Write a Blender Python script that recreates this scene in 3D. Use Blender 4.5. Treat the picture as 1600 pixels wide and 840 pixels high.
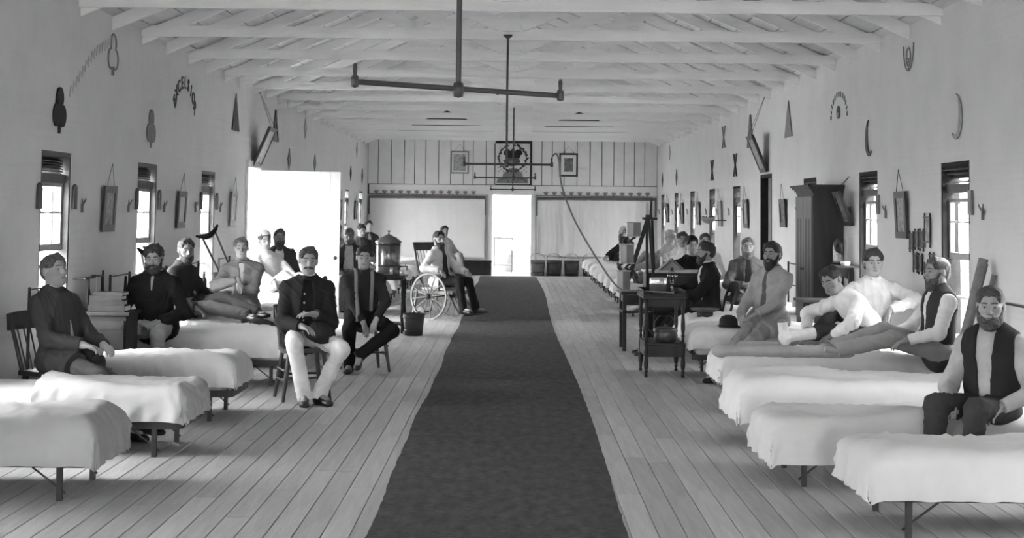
import bpy, bmesh, math, random
import numpy as np
from mathutils import Vector, Matrix, Euler

# ---------------------------------------------------------------- scene, camera, light
S = bpy.context.scene
COL = S.collection
for _o in list(bpy.data.objects):
    bpy.data.objects.remove(_o)

PITCH, ROLL = math.radians(3.5), 0.0105
cam_data = bpy.data.cameras.new('camera')
cam_data.sensor_fit = 'HORIZONTAL'
cam_data.sensor_width = 36.0
cam_data.lens = 54.0
cam_data.shift_x = -0.00284
cam_data.shift_y = -0.14799
cam_data.clip_end = 300
cam = bpy.data.objects.new('camera', cam_data)
COL.objects.link(cam)
cam.location = (0, 0, 1.65)
cam.rotation_mode = 'QUATERNION'
cam.rotation_quaternion = (Matrix.Rotation(math.pi / 2 + PITCH, 3, 'X') @ Matrix.Rotation(ROLL, 3, 'Z')).to_quaternion()
S.camera = cam

W = bpy.data.worlds.new('world')
S.world = W
W.use_nodes = True
_bg = W.node_tree.nodes['Background']
_bg.inputs['Color'].default_value = (1, 1, 1, 1)
_bg.inputs['Strength'].default_value = 16.0

S.view_settings.view_transform = 'Standard'
S.view_settings.look = 'None'
S.view_settings.exposure = 1.72
S.view_settings.gamma = 1.0
S.view_settings.use_curve_mapping = False
S.cycles.use_denoising = True
S.cycles.max_bounces = 10
S.cycles.diffuse_bounces = 7
S.cycles.glossy_bounces = 4
S.cycles.transmission_bounces = 8
S.cycles.transparent_max_bounces = 12
S.cycles.caustics_reflective = False
S.cycles.caustics_refractive = False
S.cycles.sample_clamp_indirect = 6.0

def portal(loc, rot, sx, sy):
    """guides the sky's own light through an opening; adds none of its own"""
    l = bpy.data.lights.new('window_portal', 'AREA')
    l.shape = 'RECTANGLE'; l.size = sx; l.size_y = sy
    l.cycles.is_portal = True
    o = bpy.data.objects.new('window_portal', l)
    COL.objects.link(o); o.location = loc; o.rotation_euler = rot

random.seed(7)
RNG = np.random.default_rng(11)
PI = math.pi
# ---------------------------------------------------------------- materials
_MATS = {}
def M(name, v, rough=.85, var=.10, scale=6.0, bump=0.0, bscale=40.0, metal=0.0, stretch=None, spec=.3, trans=0.0, emit=0.0):
    """grey procedural material: value v, mottled by noise, with an optional fine relief"""
    if name in _MATS: return _MATS[name]
    m = bpy.data.materials.new(name); m.use_nodes = True
    nt = m.node_tree; nd = nt.nodes; lk = nt.links
    b = nd['Principled BSDF']
    tc = nd.new('ShaderNodeTexCoord'); mp = nd.new('ShaderNodeMapping')
    if stretch: mp.inputs['Scale'].default_value = stretch
    lk.new(tc.outputs['Object'], mp.inputs['Vector'])
    n = nd.new('ShaderNodeTexNoise'); n.inputs['Scale'].default_value = scale
    n.inputs['Detail'].default_value = 5; n.inputs['Roughness'].default_value = .6
    lk.new(mp.outputs['Vector'], n.inputs['Vector'])
    r = nd.new('ShaderNodeValToRGB')
    lo, hi = v * (1 - var), min(1, v * (1 + var))
    r.color_ramp.elements[0].position = .3; r.color_ramp.elements[1].position = .7
    r.color_ramp.elements[0].color = (lo, lo, lo, 1); r.color_ramp.elements[1].color = (hi, hi, hi, 1)
    lk.new(n.outputs['Fac'], r.inputs['Fac']); lk.new(r.outputs['Color'], b.inputs['Base Color'])
    b.inputs['Roughness'].default_value = rough; b.inputs['Metallic'].default_value = metal
    b.inputs['Specular IOR Level'].default_value = spec
    if trans: b.inputs['Transmission Weight'].default_value = trans
    if bump:
        n2 = nd.new('ShaderNodeTexNoise'); n2.inputs['Scale'].default_value = bscale; n2.inputs['Detail'].default_value = 4
        lk.new(mp.outputs['Vector'], n2.inputs['Vector'])
        bp = nd.new('ShaderNodeBump'); bp.inputs['Strength'].default_value = bump; bp.inputs['Distance'].default_value = .01
        lk.new(n2.outputs['Fac'], bp.inputs['Height']); lk.new(bp.outputs['Normal'], b.inputs['Normal'])
    _MATS[name] = m
    return m

# ---------------------------------------------------------------- objects
def tag(o, label=None, cat=None, group=None, kind=None):
    if label: o['label'] = label
    if cat: o['category'] = cat
    if group: o['group'] = group
    if kind: o['kind'] = kind
    return o
def thing(name, label, cat, loc=(0, 0, 0), rz=0.0, group=None):
    o = bpy.data.objects.new(name, None); COL.objects.link(o)
    o.empty_display_size = .1
    o.location = loc; o.rotation_euler = (0, 0, rz)
    return tag(o, label, cat, group)
def link_mesh(name, me, mat, parent=None):
    if mat is not None and len(me.materials) == 0:
        for mm in (mat if isinstance(mat, (list, tuple)) else [mat]): me.materials.append(mm)
    o = bpy.data.objects.new(name, me); COL.objects.link(o)
    if parent is not None: o.parent = parent
    return o
def copy_tree(o, parent=None):
    c = o.copy(); COL.objects.link(c); c.parent = parent
    for ch in o.children: copy_tree(ch, c)
    return c
def glass_mat(name, v=.97, rough=.03):
    if name in _MATS: return _MATS[name]
    m = bpy.data.materials.new(name); m.use_nodes = True
    nt = m.node_tree; nd = nt.nodes; lk = nt.links
    out = nd['Material Output']; nd.remove(nd['Principled BSDF'])
    t = nd.new('ShaderNodeBsdfTransparent'); t.inputs['Color'].default_value = (v, v, v, 1)
    g = nd.new('ShaderNodeBsdfGlossy'); g.inputs['Roughness'].default_value = rough
    x = nd.new('ShaderNodeMixShader'); x.inputs['Fac'].default_value = .07
    lk.new(t.outputs[0], x.inputs[1]); lk.new(g.outputs[0], x.inputs[2])
    lk.new(x.outputs[0], out.inputs['Surface'])
    _MATS[name] = m
    return m

class MB:
    """collects boxes, bars, tubes and lathed shapes; build() links them as one mesh"""
    def __init__(s): s.v = []; s.f = []; s.sm = []
    def add(s, v, f, smooth=False):
        n = len(s.v); s.v += [tuple(p) for p in v]
        s.f += [tuple(i + n for i in q) for q in f]; s.sm += [smooth] * len(f)
        return s
    def box(s, c, d, rot=None, bev=0.0):
        hx, hy, hz = d[0] / 2, d[1] / 2, d[2] / 2
        if bev <= 0:
            v = [Vector((x, y, z)) for z in (-hz, hz) for y in (-hy, hy) for x in (-hx, hx)]
            f = [(0, 2, 3, 1), (4, 5, 7, 6), (0, 1, 5, 4), (2, 6, 7, 3), (0, 4, 6, 2), (1, 3, 7, 5)]
        else:
            b = min(bev, hx * .9, hy * .9, hz * .9)
            v = []; f = []
            ring = [(hx - b, -hy), (hx, -hy + b), (hx, hy - b), (hx - b, hy), (-hx + b, hy), (-hx, hy - b), (-hx, -hy + b), (-hx + b, -hy)]
            inn = [(hx - b, -hy + b), (hx - b, -hy + b), (hx - b, hy - b), (hx - b, hy - b), (-hx + b, hy - b), (-hx + b, hy - b), (-hx + b, -hy + b), (-hx + b, -hy + b)]
            for z, rr in ((-hz, inn), (-hz + b, ring), (hz - b, ring), (hz, inn)):
                v += [Vector((x, y, z)) for x, y in rr]
            for k in range(3):
                for i in range(8):
                    j = (i + 1) % 8
                    f.append((k * 8 + i, k * 8 + j, (k + 1) * 8 + j, (k + 1) * 8 + i))
            f.append((0, 6, 4, 2)); f.append((24, 26, 28, 30))
        if rot is not None:
            R = rot if isinstance(rot, Matrix) else Euler(rot).to_matrix()
            v = [R @ p for p in v]
        c = Vector(c)
        return s.add([p + c for p in v], f)
    def bar(s, a, b, w, h, up=(0, 0, 1)):
        """rectangular bar from a to b"""
        a, b = Vector(a), Vector(b); d = b - a; L = d.length
        y = d.normalized(); u = Vector(up)
        x = y.cross(u)
        if x.length < 1e-5: x = y.cross(Vector((1, 0, 0)))
        x.normalize(); z = x.cross(y)
        R = Matrix((x, y, z)).transposed()
        return s.box((a + b) / 2, (w, L, h), R)
    def tube(s, pts, r, n=8, closed=False):
        pts = [Vector(p) for p in pts]; m = len(pts)
        rr = r if isinstance(r, (list, tuple)) else [r] * m
        v = []; f = []; pu = None
        for i, p in enumerate(pts):
            t = (pts[min(i + 1, m - 1)] - pts[max(i - 1, 0)])
            if closed: t = pts[(i + 1) % m] - pts[(i - 1) % m]
            t.normalize()
            if pu is None:
                pu = t.orthogonal().normalized()
            else:
                pu = (pu - t * pu.dot(t)); pu = pu.normalized() if pu.length > 1e-6 else t.orthogonal().normalized()
            w = t.cross(pu)
            for k in range(n):
                a = 2 * PI * k / n
                v.append(p + (pu * math.cos(a) + w * math.sin(a)) * rr[i])
        for i in range(m if closed else m - 1):
            i2 = (i + 1) % m
            for k in range(n):
                k2 = (k + 1) % n
                f.append((i * n + k, i * n + k2, i2 * n + k2, i2 * n + k))
        s.add(v, f, True)
        if not closed:
            s.add(v[:n], [tuple(range(n))[::-1]]); s.add(v[-n:], [tuple(range(n))])
        return s
    def cyl(s, a, b, ra, rb=None, n=12): return s.tube([a, b], [ra, ra if rb is None else rb], n)
    def lathe(s, prof, o=(0, 0, 0), n=20, axis=None):
        """prof: (radius, height) pairs turned around a vertical (or given) axis"""
        o = Vector(o); v = []; f = []
        R = Vector((0, 0, 1)).rotation_difference(Vector(axis)).to_matrix() if axis else Matrix.Identity(3)
        for r, z in prof:
            for k in range(n):
                a = 2 * PI * k / n
                v.append(o + R @ Vector((r * math.cos(a), r * math.sin(a), z)))
        for i in range(len(prof) - 1):
            for k in range(n):
                k2 = (k + 1) % n
                f.append((i * n + k, i * n + k2, (i + 1) * n + k2, (i + 1) * n + k))
        return s.add(v, f, True)
    def prism(s, poly, o, ux, uy, th):
        """flat outline poly (in ux, uy) with thickness th along ux x uy"""
        o, ux, uy = Vector(o), Vector(ux), Vector(uy); nn = ux.cross(uy).normalized() * th
        n = len(poly)
        v = [o + ux * x + uy * y for x, y in poly]; v += [p + nn for p in v]
        f = [tuple(range(n))[::-1], tuple(range(n, 2 * n))] + [(i, (i + 1) % n, n + (i + 1) % n, n + i) for i in range(n)]
        return s.add(v, f)
    def mesh(s, name):
        me = bpy.data.meshes.new(name); me.from_pydata([tuple(p) for p in s.v], [], s.f); me.update()
        me.polygons.foreach_set('use_smooth', s.sm)
        return me
    def build(s, name, mat, parent=None): return link_mesh(name, s.mesh(name), mat, parent)

def one(name, mat, parent, kind, *a, **k):
    """a part that is one primitive"""
    m = MB(); getattr(m, kind)(*a, **k); return m.build(name, mat, parent)
def turned(m, x, y, z0, z1, r, n=12):
    """a turned leg: rings, vase and peg"""
    h = z1 - z0
    prof = [(.001, 0), (.55, 0), (.75, .06), (.5, .12), (.95, .16), (.6, .19), (1, .30), (1.05, .40), (.8, .55), (.7, .62), (1, .65), (.75, .68), (1, .72), (1, 1), (.001, 1)]
    m.lathe([(a * r, z0 + b * h) for a, b in prof], (x, y, 0), n)

# ---------------------------------------------------------------- soft bodies: smooth union of rounded limbs, meshed
def nrm(v):
    v = np.asarray(v, float); return v / (np.linalg.norm(v) + 1e-9)
class Field:
    def __init__(s, lo, hi, h):
        s.lo = np.asarray(lo, float); s.h = h
        s.n = np.maximum(4, np.ceil((np.asarray(hi) - s.lo) / h).astype(int) + 1)
        s.D = np.full(tuple(s.n), .15, np.float32)
        s.ax = [(s.lo[i] + h * np.arange(s.n[i])).astype(np.float32) for i in range(3)]
    def box(s, lo, hi):
        a = np.clip(np.floor((np.asarray(lo) - s.lo) / s.h).astype(int), 0, s.n)
        b = np.clip(np.ceil((np.asarray(hi) - s.lo) / s.h).astype(int) + 1, 0, s.n)
        sl = tuple(slice(a[i], b[i]) for i in range(3))
        if np.any(b <= a): return None, None
        return sl, (s.ax[0][sl[0]][:, None, None], s.ax[1][sl[1]][None, :, None], s.ax[2][sl[2]][None, None, :])
    def merge(s, sl, d, k):
        a = s.D[sl]
        if k > 0:
            h = np.maximum(k - np.abs(a - d), 0) / k
            s.D[sl] = np.minimum(a, d) - h * h * k * .25
        else: s.D[sl] = np.minimum(a, d)
    def cone(s, a, b, ra, rb, k=.02, flat=None, cap=None, sub=False):
        a = np.asarray(a, float); b = np.asarray(b, float)
        m = max(ra, rb) + k + 3 * s.h
        sl, g = s.box(np.minimum(a, b) - m, np.maximum(a, b) + m)
        if sl is None: return
        p = [g[i] - np.float32(a[i]) for i in range(3)]; q = b - a
        sc = 1.0
        dirn = nrm(q)
        if cap is not None: pl = p[0] * np.float32(dirn[0]) + p[1] * np.float32(dirn[1]) + p[2] * np.float32(dirn[2]) - np.float32(np.linalg.norm(q) + cap)
        if flat is not None:
            w, f = np.asarray(flat[0], float), flat[1]
            dt = (p[0] * w[0] + p[1] * w[1] + p[2] * w[2]) * np.float32(f - 1)
            p = [p[i] + dt * np.float32(w[i]) for i in range(3)]
            q = q + (f - 1) * (q @ w) * w; sc = 2 / (1 + f)
        qq = float(q @ q) + 1e-9
        t = np.clip((p[0] * np.float32(q[0]) + p[1] * np.float32(q[1]) + p[2] * np.float32(q[2])) / np.float32(qq), 0, 1)
        d = np.sqrt((p[0] - t * np.float32(q[0])) ** 2 + (p[1] - t * np.float32(q[1])) ** 2 + (p[2] - t * np.float32(q[2])) ** 2)
        d = (d - (np.float32(ra) + t * np.float32(rb - ra))) * np.float32(sc)
        if cap is not None: d = np.maximum(d, pl)
        if sub: s.cut(sl, d, k)
        else: s.merge(sl, d, k)
    def cut(s, sl, d, k):
        a = s.D[sl]; d = -d
        if k > 0:
            h = np.maximum(k - np.abs(a - d), 0) / k
            s.D[sl] = np.maximum(a, d) + h * h * k * .25
        else: s.D[sl] = np.maximum(a, d)
    def ell(s, c, r, R=None, k=.02, sub=False):
        c = np.asarray(c, float); r = np.asarray(r, float)
        m = r.max() + k + 3 * s.h
        sl, g = s.box(c - m, c + m)
        if sl is None: return
        p = [g[i] - np.float32(c[i]) for i in range(3)]
        if R is not None: p = [p[0] * np.float32(R[0, i]) + p[1] * np.float32(R[1, i]) + p[2] * np.float32(R[2, i]) for i in range(3)]
        e = np.sqrt((p[0] / r[0]) ** 2 + (p[1] / r[1]) ** 2 + (p[2] / r[2]) ** 2)
        d = ((e - 1) * np.float32(r.min() * .6 + r.mean() * .4)).astype(np.float32)
        if sub: s.cut(sl, d, k)
        else: s.merge(sl, d, k)
    def mesh(s, name, wrinkle=0.0, seed=0, freq=1.0, T=None):
        D = s.D
        D[0] = D[-1] = .1; D[:, 0] = D[:, -1] = .1; D[:, :, 0] = D[:, :, -1] = .1
        ins = (D < 0).view(np.uint8)
        cnt = ins[:-1, :-1, :-1].copy()
        offs = [(i, j, k) for i in (0, 1) for j in (0, 1) for k in (0, 1)]
        N = D.shape
        for (i, j, k) in offs[1:]: cnt += ins[i:N[0] - 1 + i, j:N[1] - 1 + j, k:N[2] - 1 + k]
        cells = np.argwhere((cnt > 0) & (cnt < 8))
        if len(cells) == 0: cells = np.zeros((0, 3), int)
        c = [D[cells[:, 0] + o[0], cells[:, 1] + o[1], cells[:, 2] + o[2]].astype(np.float64) for o in offs]
        acc = np.zeros((len(cells), 3)); w = np.zeros(len(cells))
        for a in range(8):
            for b in range(a + 1, 8):
                oa, ob = np.array(offs[a]), np.array(offs[b])
                if np.abs(oa - ob).sum() != 1: continue
                cr = (c[a] < 0) != (c[b] < 0)
                t = np.where(cr, c[a] / np.where(cr, c[a] - c[b], 1), 0)
                acc += np.where(cr[:, None], oa + t[:, None] * (ob - oa), 0); w += cr
        v = s.lo + s.h * (cells + acc / np.maximum(w, 1)[:, None])
        g = np.stack([sum((c[n] if o[i] else -c[n]) for n, o in enumerate(offs)) for i in range(3)], 1)
        g /= np.linalg.norm(g, axis=1)[:, None] + 1e-9
        if wrinkle:
            r = np.random.default_rng(seed); q = v * freq; dsp = 0
            for fr, am in ((25, 1), (43, .7), (72, .45)):
                d1, d2 = nrm(r.normal(size=3) * (1, 1, .7)), nrm(r.normal(size=3))
                x = np.sin(fr * (q @ d1) + 1.8 * np.sin(fr * .4 * (q @ d2) + r.uniform(0, 6)) + r.uniform(0, 6))
                dsp = dsp + am * (1 - np.abs(x)) ** 2.2 * (.5 + .5 * np.sin(9 * (q @ d2) + r.uniform(0, 6)))
            v = v + g * (wrinkle * (dsp - .3))[:, None]
        idm = np.zeros(cnt.shape, np.int32); idm[cells[:, 0], cells[:, 1], cells[:, 2]] = np.arange(len(cells))
        quads = []
        for ax in range(3):
            o1, o2 = (ax + 1) % 3, (ax + 2) % 3
            s0 = [slice(1, -1)] * 3; s1 = [slice(1, -1)] * 3
            s0[ax] = slice(0, -1); s1[ax] = slice(1, None)
            A, B = ins[tuple(s0)], ins[tuple(s1)]
            e = np.argwhere(A != B)
            if len(e) == 0: continue
            fl = A[e[:, 0], e[:, 1], e[:, 2]] > 0
            e = e + np.array([0 if i == ax else 1 for i in range(3)])
            q = []
            for (d1, d2) in ((-1, -1), (0, -1), (0, 0), (-1, 0)):
                ee = e.copy(); ee[:, o1] += d1; ee[:, o2] += d2
                q.append(idm[ee[:, 0], ee[:, 1], ee[:, 2]])
            q = np.stack(q, 1); q[~fl] = q[~fl][:, ::-1]
            quads.append(q)
        quads = np.concatenate(quads) if quads else np.zeros((0, 4), np.int32)
        if T is not None: v = v @ np.asarray(T[0]).T + np.asarray(T[1])
        return np_mesh(name, v, quads)
def np_mesh(name, v, quads, smooth=True):
    me = bpy.data.meshes.new(name)
    me.vertices.add(len(v)); me.vertices.foreach_set('co', np.ascontiguousarray(v, np.float32).ravel())
    me.loops.add(len(quads) * 4); me.loops.foreach_set('vertex_index', np.ascontiguousarray(quads, np.int32).ravel())
    me.polygons.add(len(quads)); me.polygons.foreach_set('loop_start', np.arange(0, len(quads) * 4, 4, dtype=np.int32))
    me.polygons.foreach_set('use_smooth', np.full(len(quads), smooth))
    me.update(calc_edges=True); me.validate()
    return me
# ---------------------------------------------------------------- people
def rotx(a): c, s = math.cos(a), math.sin(a); return np.array([[1, 0, 0], [0, c, -s], [0, s, c]])
def roty(a): c, s = math.cos(a), math.sin(a); return np.array([[c, 0, s], [0, 1, 0], [-s, 0, c]])
def rotz(a): c, s = math.cos(a), math.sin(a); return np.array([[c, -s, 0], [s, c, 0], [0, 0, 1]])
RAD = math.radians
def ik(a, t, l1, l2, pole):
    a, t = np.asarray(a, float), np.asarray(t, float)
    d = t - a; L = np.linalg.norm(d)
    if L > (l1 + l2) * .995: d = d / L * (l1 + l2) * .995; L = np.linalg.norm(d); t = a + d
    u = d / (L + 1e-9); x = (l1 * l1 - l2 * l2 + L * L) / (2 * L + 1e-9)
    y = math.sqrt(max(l1 * l1 - x * x, 0)); p = np.asarray(pole, float); p = nrm(p - u * (p @ u))
    return a + u * x + p * y, t
def skin_mat(v):
    v = v * .78
    return M('skin_%02d' % int(v * 100), v, .6, .07, 14, .05, 120, spec=.35)
def cloth_mat(v, k='cloth'): return M('%s_%03d' % (k, int(v * 1000)), v, .92, .12, 9, .25, 260, spec=.15)
def hair_mat(v): return M('hair_%03d' % int(v * 1000), v, .55, .6, 70, 1.0, 110, stretch=(.35, 1, 1), spec=.4)
SHOE = lambda: M('shoe_leather', .012, .38, .3, 20, .1, 60, spec=.5)

def person(label, loc, yaw, hip=.55, lean=0, slean=0, twist=0, head=(0, 0, 0), hR=(.2, .3, .62), hL=(-.2, .3, .62),
           dR=None, dL=None, nR=(0, 0, -1), nL=(0, 0, -1), curl=.35, pR=(.6, -.6, -.4), pL=(-.6, -.6, -.4),
           fR=(.12, .5, .085), fL=(-.12, .5, .085), kR=(.1, .5, 1), kL=(-.1, .5, 1), tR=(.12, 1, 0), tL=(-.12, 1, 0),
           s=1.0, top='jacket', cj=.02, cs=.6, ct=.02, cv=.02, opn=(.02, .06), collar=.6, skin=.36, hairv=.02, hair='short',
           beard=None, stache=False, shoes=True, h=.0075, skirt=.4, susp=None, cap=None, bandage=None, barefoot=False,
           glasses=False, group=None, seed=1, belly=0.0, tie=None, buttons=False, hairlen=0.0, name='person', sash=None):
    root = thing(name, label, 'person', loc, yaw, group)
    A = np.array
    V = lambda t: A(t, float)
    # ---- joints
    def R(l): return roty(RAD(slean)) @ rotx(-RAD(l))
    hipc = A([0, 0, hip]) ; ss = s
    wa = hipc + R(lean * .6) @ A([0, 0, .172 * ss]); ch = wa + R(lean) @ A([0, 0, .178 * ss]); nb = ch + R(lean * 1.1) @ A([0, 0, .13 * ss])
    Rt = R(lean) @ rotz(RAD(twist)); rt, fw, up = Rt[:, 0], Rt[:, 1], Rt[:, 2]
    sh = ch + (nb - ch) * .36
    sR, sL = sh + rt * .172 * ss, sh - rt * .172 * ss
    hc = nb + R(lean * .55) @ A([0, .03 * ss, .155 * ss])
    Rh = rotz(RAD(head[0])) @ rotx(RAD(head[1])) @ roty(RAD(head[2]))
    eR, wR = ik(sR, hR, .295 * ss, .255 * ss, pR); eL, wL = ik(sL, hL, .295 * ss, .255 * ss, pL)
    jR, jL = hipc + A([.09, .01, -.01]) * ss, hipc + A([-.09, .01, -.01]) * ss
    KR, aR = ik(jR, fR, .44 * ss, .42 * ss, kR); KL, aL = ik(jL, fL, .44 * ss, .42 * ss, kL)
    allp = np.stack([hipc, nb, hc + A([0, 0, .14]), hc, sR, sL, eR, eL, wR, wL, KR, KL, aR, aL])
    mg = .26
    lo, hi = allp.min(0) - mg, allp.max(0) + mg
    # ---- body (one continuous skin)
    F = Field(lo, hi, h * 1.1)
    fl = (R(lean)[:, 1], 1.4)
    F.cone(hipc, wa, .115 * ss, .10 * ss, .03, fl); F.cone(wa, ch, .10 * ss, .115 * ss, .03, fl); F.cone(ch, nb, .11 * ss, .06 * ss, .03, fl)
    F.cone(sR, sL, .05 * ss, .05 * ss, .03)
    for a, e, w, k, an, j, tt in ((sR, eR, wR, KR, aR, jR, tR), (sL, eL, wL, KL, aL, jL, tL)):
        F.cone(a, e, .046 * ss, .038 * ss, .02); F.cone(e, w, .036 * ss, .026 * ss, .015)
        F.cone(j, k, .052 * ss, .040 * ss, .02); F.cone(k, an, .038 * ss, .030 * ss, .02)
        F.cone(an + A([0, 0, -.02]), an + nrm(tt) * .13 * ss + A([0, 0, -.035]), .034 * ss, .026 * ss, .02)
    hd = lambda p: hc + Rh @ (A(p, float) * ss)
    F.cone(nb - (nb - ch) * .2, hd((0, -.02, -.05)), .058 * ss, .054 * ss, .02)
    E = lambda p, r, k=.02, sub=False: F.ell(hd(p), A(r) * ss, Rh, k, sub)
    C = lambda p, q, ra, rb, k=.012, sub=False: F.cone(hd(p), hd(q), ra * ss, rb * ss, k, None, None, sub)
    E((0, -.012, .032), (.076, .098, .088)); E((0, .022, -.035), (.058, .068, .085), .03)
    C((-.028, .052, -.082), (.028, .052, -.082), .027, .027, .03); C((0, .066, -.096), (0, .068, -.09), .019, .019, .02)
    for q in (-1, 1):
        E((q * .043, .052, -.018), (.026, .026, .024), .02)
        E((q * .079, -.012, -.004), (.010, .021, .034), .008)
        E((q * .031, .093, .006), (.020, .017, .013), .014, True)
        C((q * .012, .085, .024), (q * .048, .072, .020), .010, .008, .012)
        C((q * .011, .100, -.031), (q * .011, .094, -.033), .009, .008, .008)
        C((q * .014, .086, .0135), (q * .046, .077, .010), .0055, .0055, .006)
    C((0, .084, .014), (0, .113, -.028), .009, .0125, .012)
    C((-.02, .082, -.060), (.02, .082, -.060), .0085, .0085, .008); C((-.017, .080, -.074), (.017, .080, -.074), .009, .009, .008)
    # hands
    for w, e, dd, pn, t in ((wR, eR, dR, nR, -1), (wL, eL, dL, nL, 1)):
        fy = nrm(dd) if dd is not None else nrm(nrm(w - e) + A([0, 0, -.25]))
        z = -V(pn); z = z - fy * (z @ fy)
        z = nrm(z) if np.linalg.norm(z) > 1e-3 else nrm(np.cross(fy, (1, .2, 0)))
        x = np.cross(fy, z); Bm = np.stack([x, fy, z], 1)
        hp = lambda p: w + Bm @ (A(p, float) * ss)
        F.cone(w - fy * .02, hp((0, .02, 0)), .025 * ss, .024 * ss, .012)
        for i, (xi, Lf) in enumerate(((-.030, .062), (-.010, .078), (.0105, .083), (.031, .074))):
            xi = xi * t; k0 = A([xi, .083 - .006 * abs(i - 2), 0])
            F.cone(hp((xi * .5, .01, 0)), hp(k0), .0145 * ss, .0125 * ss, .012)
            ang = 0; p0 = k0; rr = .0105
            for q, ln in enumerate((.45, .31, .24)):
                ang += curl * (.8, 1.1, .8)[q] * (1 + .12 * (1.5 - i))
                p1 = p0 + A([xi * .06, math.cos(ang), -math.sin(ang)]) * Lf * ln
                F.cone(hp(p0), hp(p1), rr * ss, (rr - .001) * ss, .003); p0 = p1; rr -= .001
        F.cone(hp((t * .012, .015, -.004)), hp((t * .043, .052, -.014)), .0155 * ss, .012 * ss, .01)
        F.cone(hp((t * .043, .052, -.014)), hp((t * .046, .088, -.026)), .0115 * ss, .0085 * ss, .004)
    link_mesh('body', F.mesh('body'), skin_mat(skin), root)
    # ---- clothes
    def torso(F, e, hem=True, low=0.0):
        b = belly
        F.cone(hipc + A([0, 0, -.02]), wa + fw * b * .3, (.155 + e) * ss, (.146 + e + b * .3) * ss, .04, fl)
        F.cone(wa + fw * b * .3, ch, (.146 + e + b * .3) * ss, (.168 + e) * ss, .05, fl); F.cone(ch, nb, (.160 + e) * ss, (.062 + e) * ss, .04, fl)
        F.cone(nb - up * .035, sR + up * .004, (.046 + e) * ss, (.054 + e) * ss, .05); F.cone(nb - up * .035, sL + up * .004, (.046 + e) * ss, (.054 + e) * ss, .05)
    def wedge(F, wt, wb, v0=-.1, front=.0):
        sl, g = F.box(lo, hi)
        ax = nrm(nb - hipc); L = np.linalg.norm(nb - hipc)
        p = [g[i] - np.float32(hipc[i]) for i in range(3)]
        dot = lambda v: p[0] * np.float32(v[0]) + p[1] * np.float32(v[1]) + p[2] * np.float32(v[2])
        vv = dot(ax); f0 = nrm(fw - ax * (fw @ ax)); r0 = np.cross(f0, ax)
        t = np.clip(vv / L, 0, 1)
        d = np.maximum(np.abs(dot(r0)) - (wb + (wt - wb) * t).astype(np.float32), np.float32(front) - dot(f0))
        d = np.maximum(d, np.float32(v0) - vv)
        F.cut(sl, d.astype(np.float32), .01)
    def sleeves(F, e, cuff=0.0):
        for a, el, w in ((sR, eR, wR), (sL, eL, wL)):
            F.cone(a - up * .01, el, (.060 + e) * ss, (.052 + e) * ss, .04)
            F.cone(el, w, (.053 + e) * ss, (.041 + e + cuff) * ss, .03, None, -.012)
    def ring(F, e, rr, z=0.0, fwd=0.0):
        """a band round the neck"""
        nd = nrm(hd((0, -.02, -.05)) - nb); o = nb + nd * (.028 + z) * ss + fw * fwd
        a1 = nrm(rt - nd * (rt @ nd)); a2 = np.cross(nd, a1)
        pt = [o + (a1 * math.cos(q) + a2 * math.sin(q) * 1.0) * (.062 + e) * ss for q in np.linspace(0, 2 * PI, 11)]
        for p, q in zip(pt[:-1], pt[1:]): F.cone(p, q, rr, rr, .006)
    zlo, zhi = lo, hi
    if top in ('jacket',):
        F = Field(lo, hi, h * 1.9); torso(F, -.004)
        link_mesh('shirt', F.mesh('shirt', .006, seed + 5), cloth_mat(cs, 'shirt'), root)
        F = Field(lo, hi, h * 1.4); torso(F, .012)
        if skirt:
            for j, k, sg in ((jR, KR, 1), (jL, KL, -1)):
                q = j + A([sg * .03, 0, .02])
                F.cone(q, q + (k - j) * skirt, .105 * ss, .10 * ss, .04, None, 0)
                F.cone(q + A([sg * .02, -.05, -.04]), q + (k - j) * skirt * .7 + A([sg * .035, 0, -.06]), .07 * ss, .06 * ss, .04)
        wedge(F, *opn, v0=-.2 if skirt else -.05)
        sleeves(F, .006, .006)
        ring(F, .012, .020 * ss, -.008)
        link_mesh('jacket', F.mesh('jacket', .013, seed), cloth_mat(cj, 'wool'), root)
    else:
        F = Field(lo, hi, h * 1.35); torso(F, .004); sleeves(F, .003); TF = F
        ring(F, .004, .013 * ss, 0)
        link_mesh('shirt', F.mesh('shirt', .008 if top == 'vest' else .014, seed), cloth_mat(cs, 'shirt'), root)
        if top == 'vest':
            F = Field(lo, hi, h * 1.4); torso(F, .022)
            for a, sg in ((sR, 1), (sL, -1)): F.ell(a + rt * sg * .045 * ss, A([.06, .10, .12]) * ss, Rt, .02, True)
            wedge(F, *opn)
            link_mesh('vest', F.mesh('vest', .004, seed + 3), cloth_mat(cv, 'wool'), root)
    if collar and top == 'jacket':
        F = Field(nb - .16, nb + .2, min(h, .008)); ring(F, .002, .012 * ss, .016); ring(F, .004, .010 * ss, .002)
        link_mesh('collar', F.mesh('collar'), cloth_mat(collar, 'shirt'), root)
    if tie:
        F = Field(nb - .2, nb + .2, min(h, .008))
        o = nb + fw * .085 * ss + up * .012
        F.cone(o + rt * .05, o, .018, .010, .005); F.cone(o - rt * .05, o, .018, .010, .005); F.cone(o, o + fw * .01, .014, .014, .004)
        link_mesh('bow_tie', F.mesh('bow_tie'), cloth_mat(tie, 'wool'), root)
    F = Field(lo, hi, h * 1.6)
    F.ell(hipc + A([0, -.005, 0]), A([.172, .135, .125]) * ss, R(lean * .3), .03); F.cone(hipc, wa, .15 * ss, .135 * ss, .04, fl)
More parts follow.
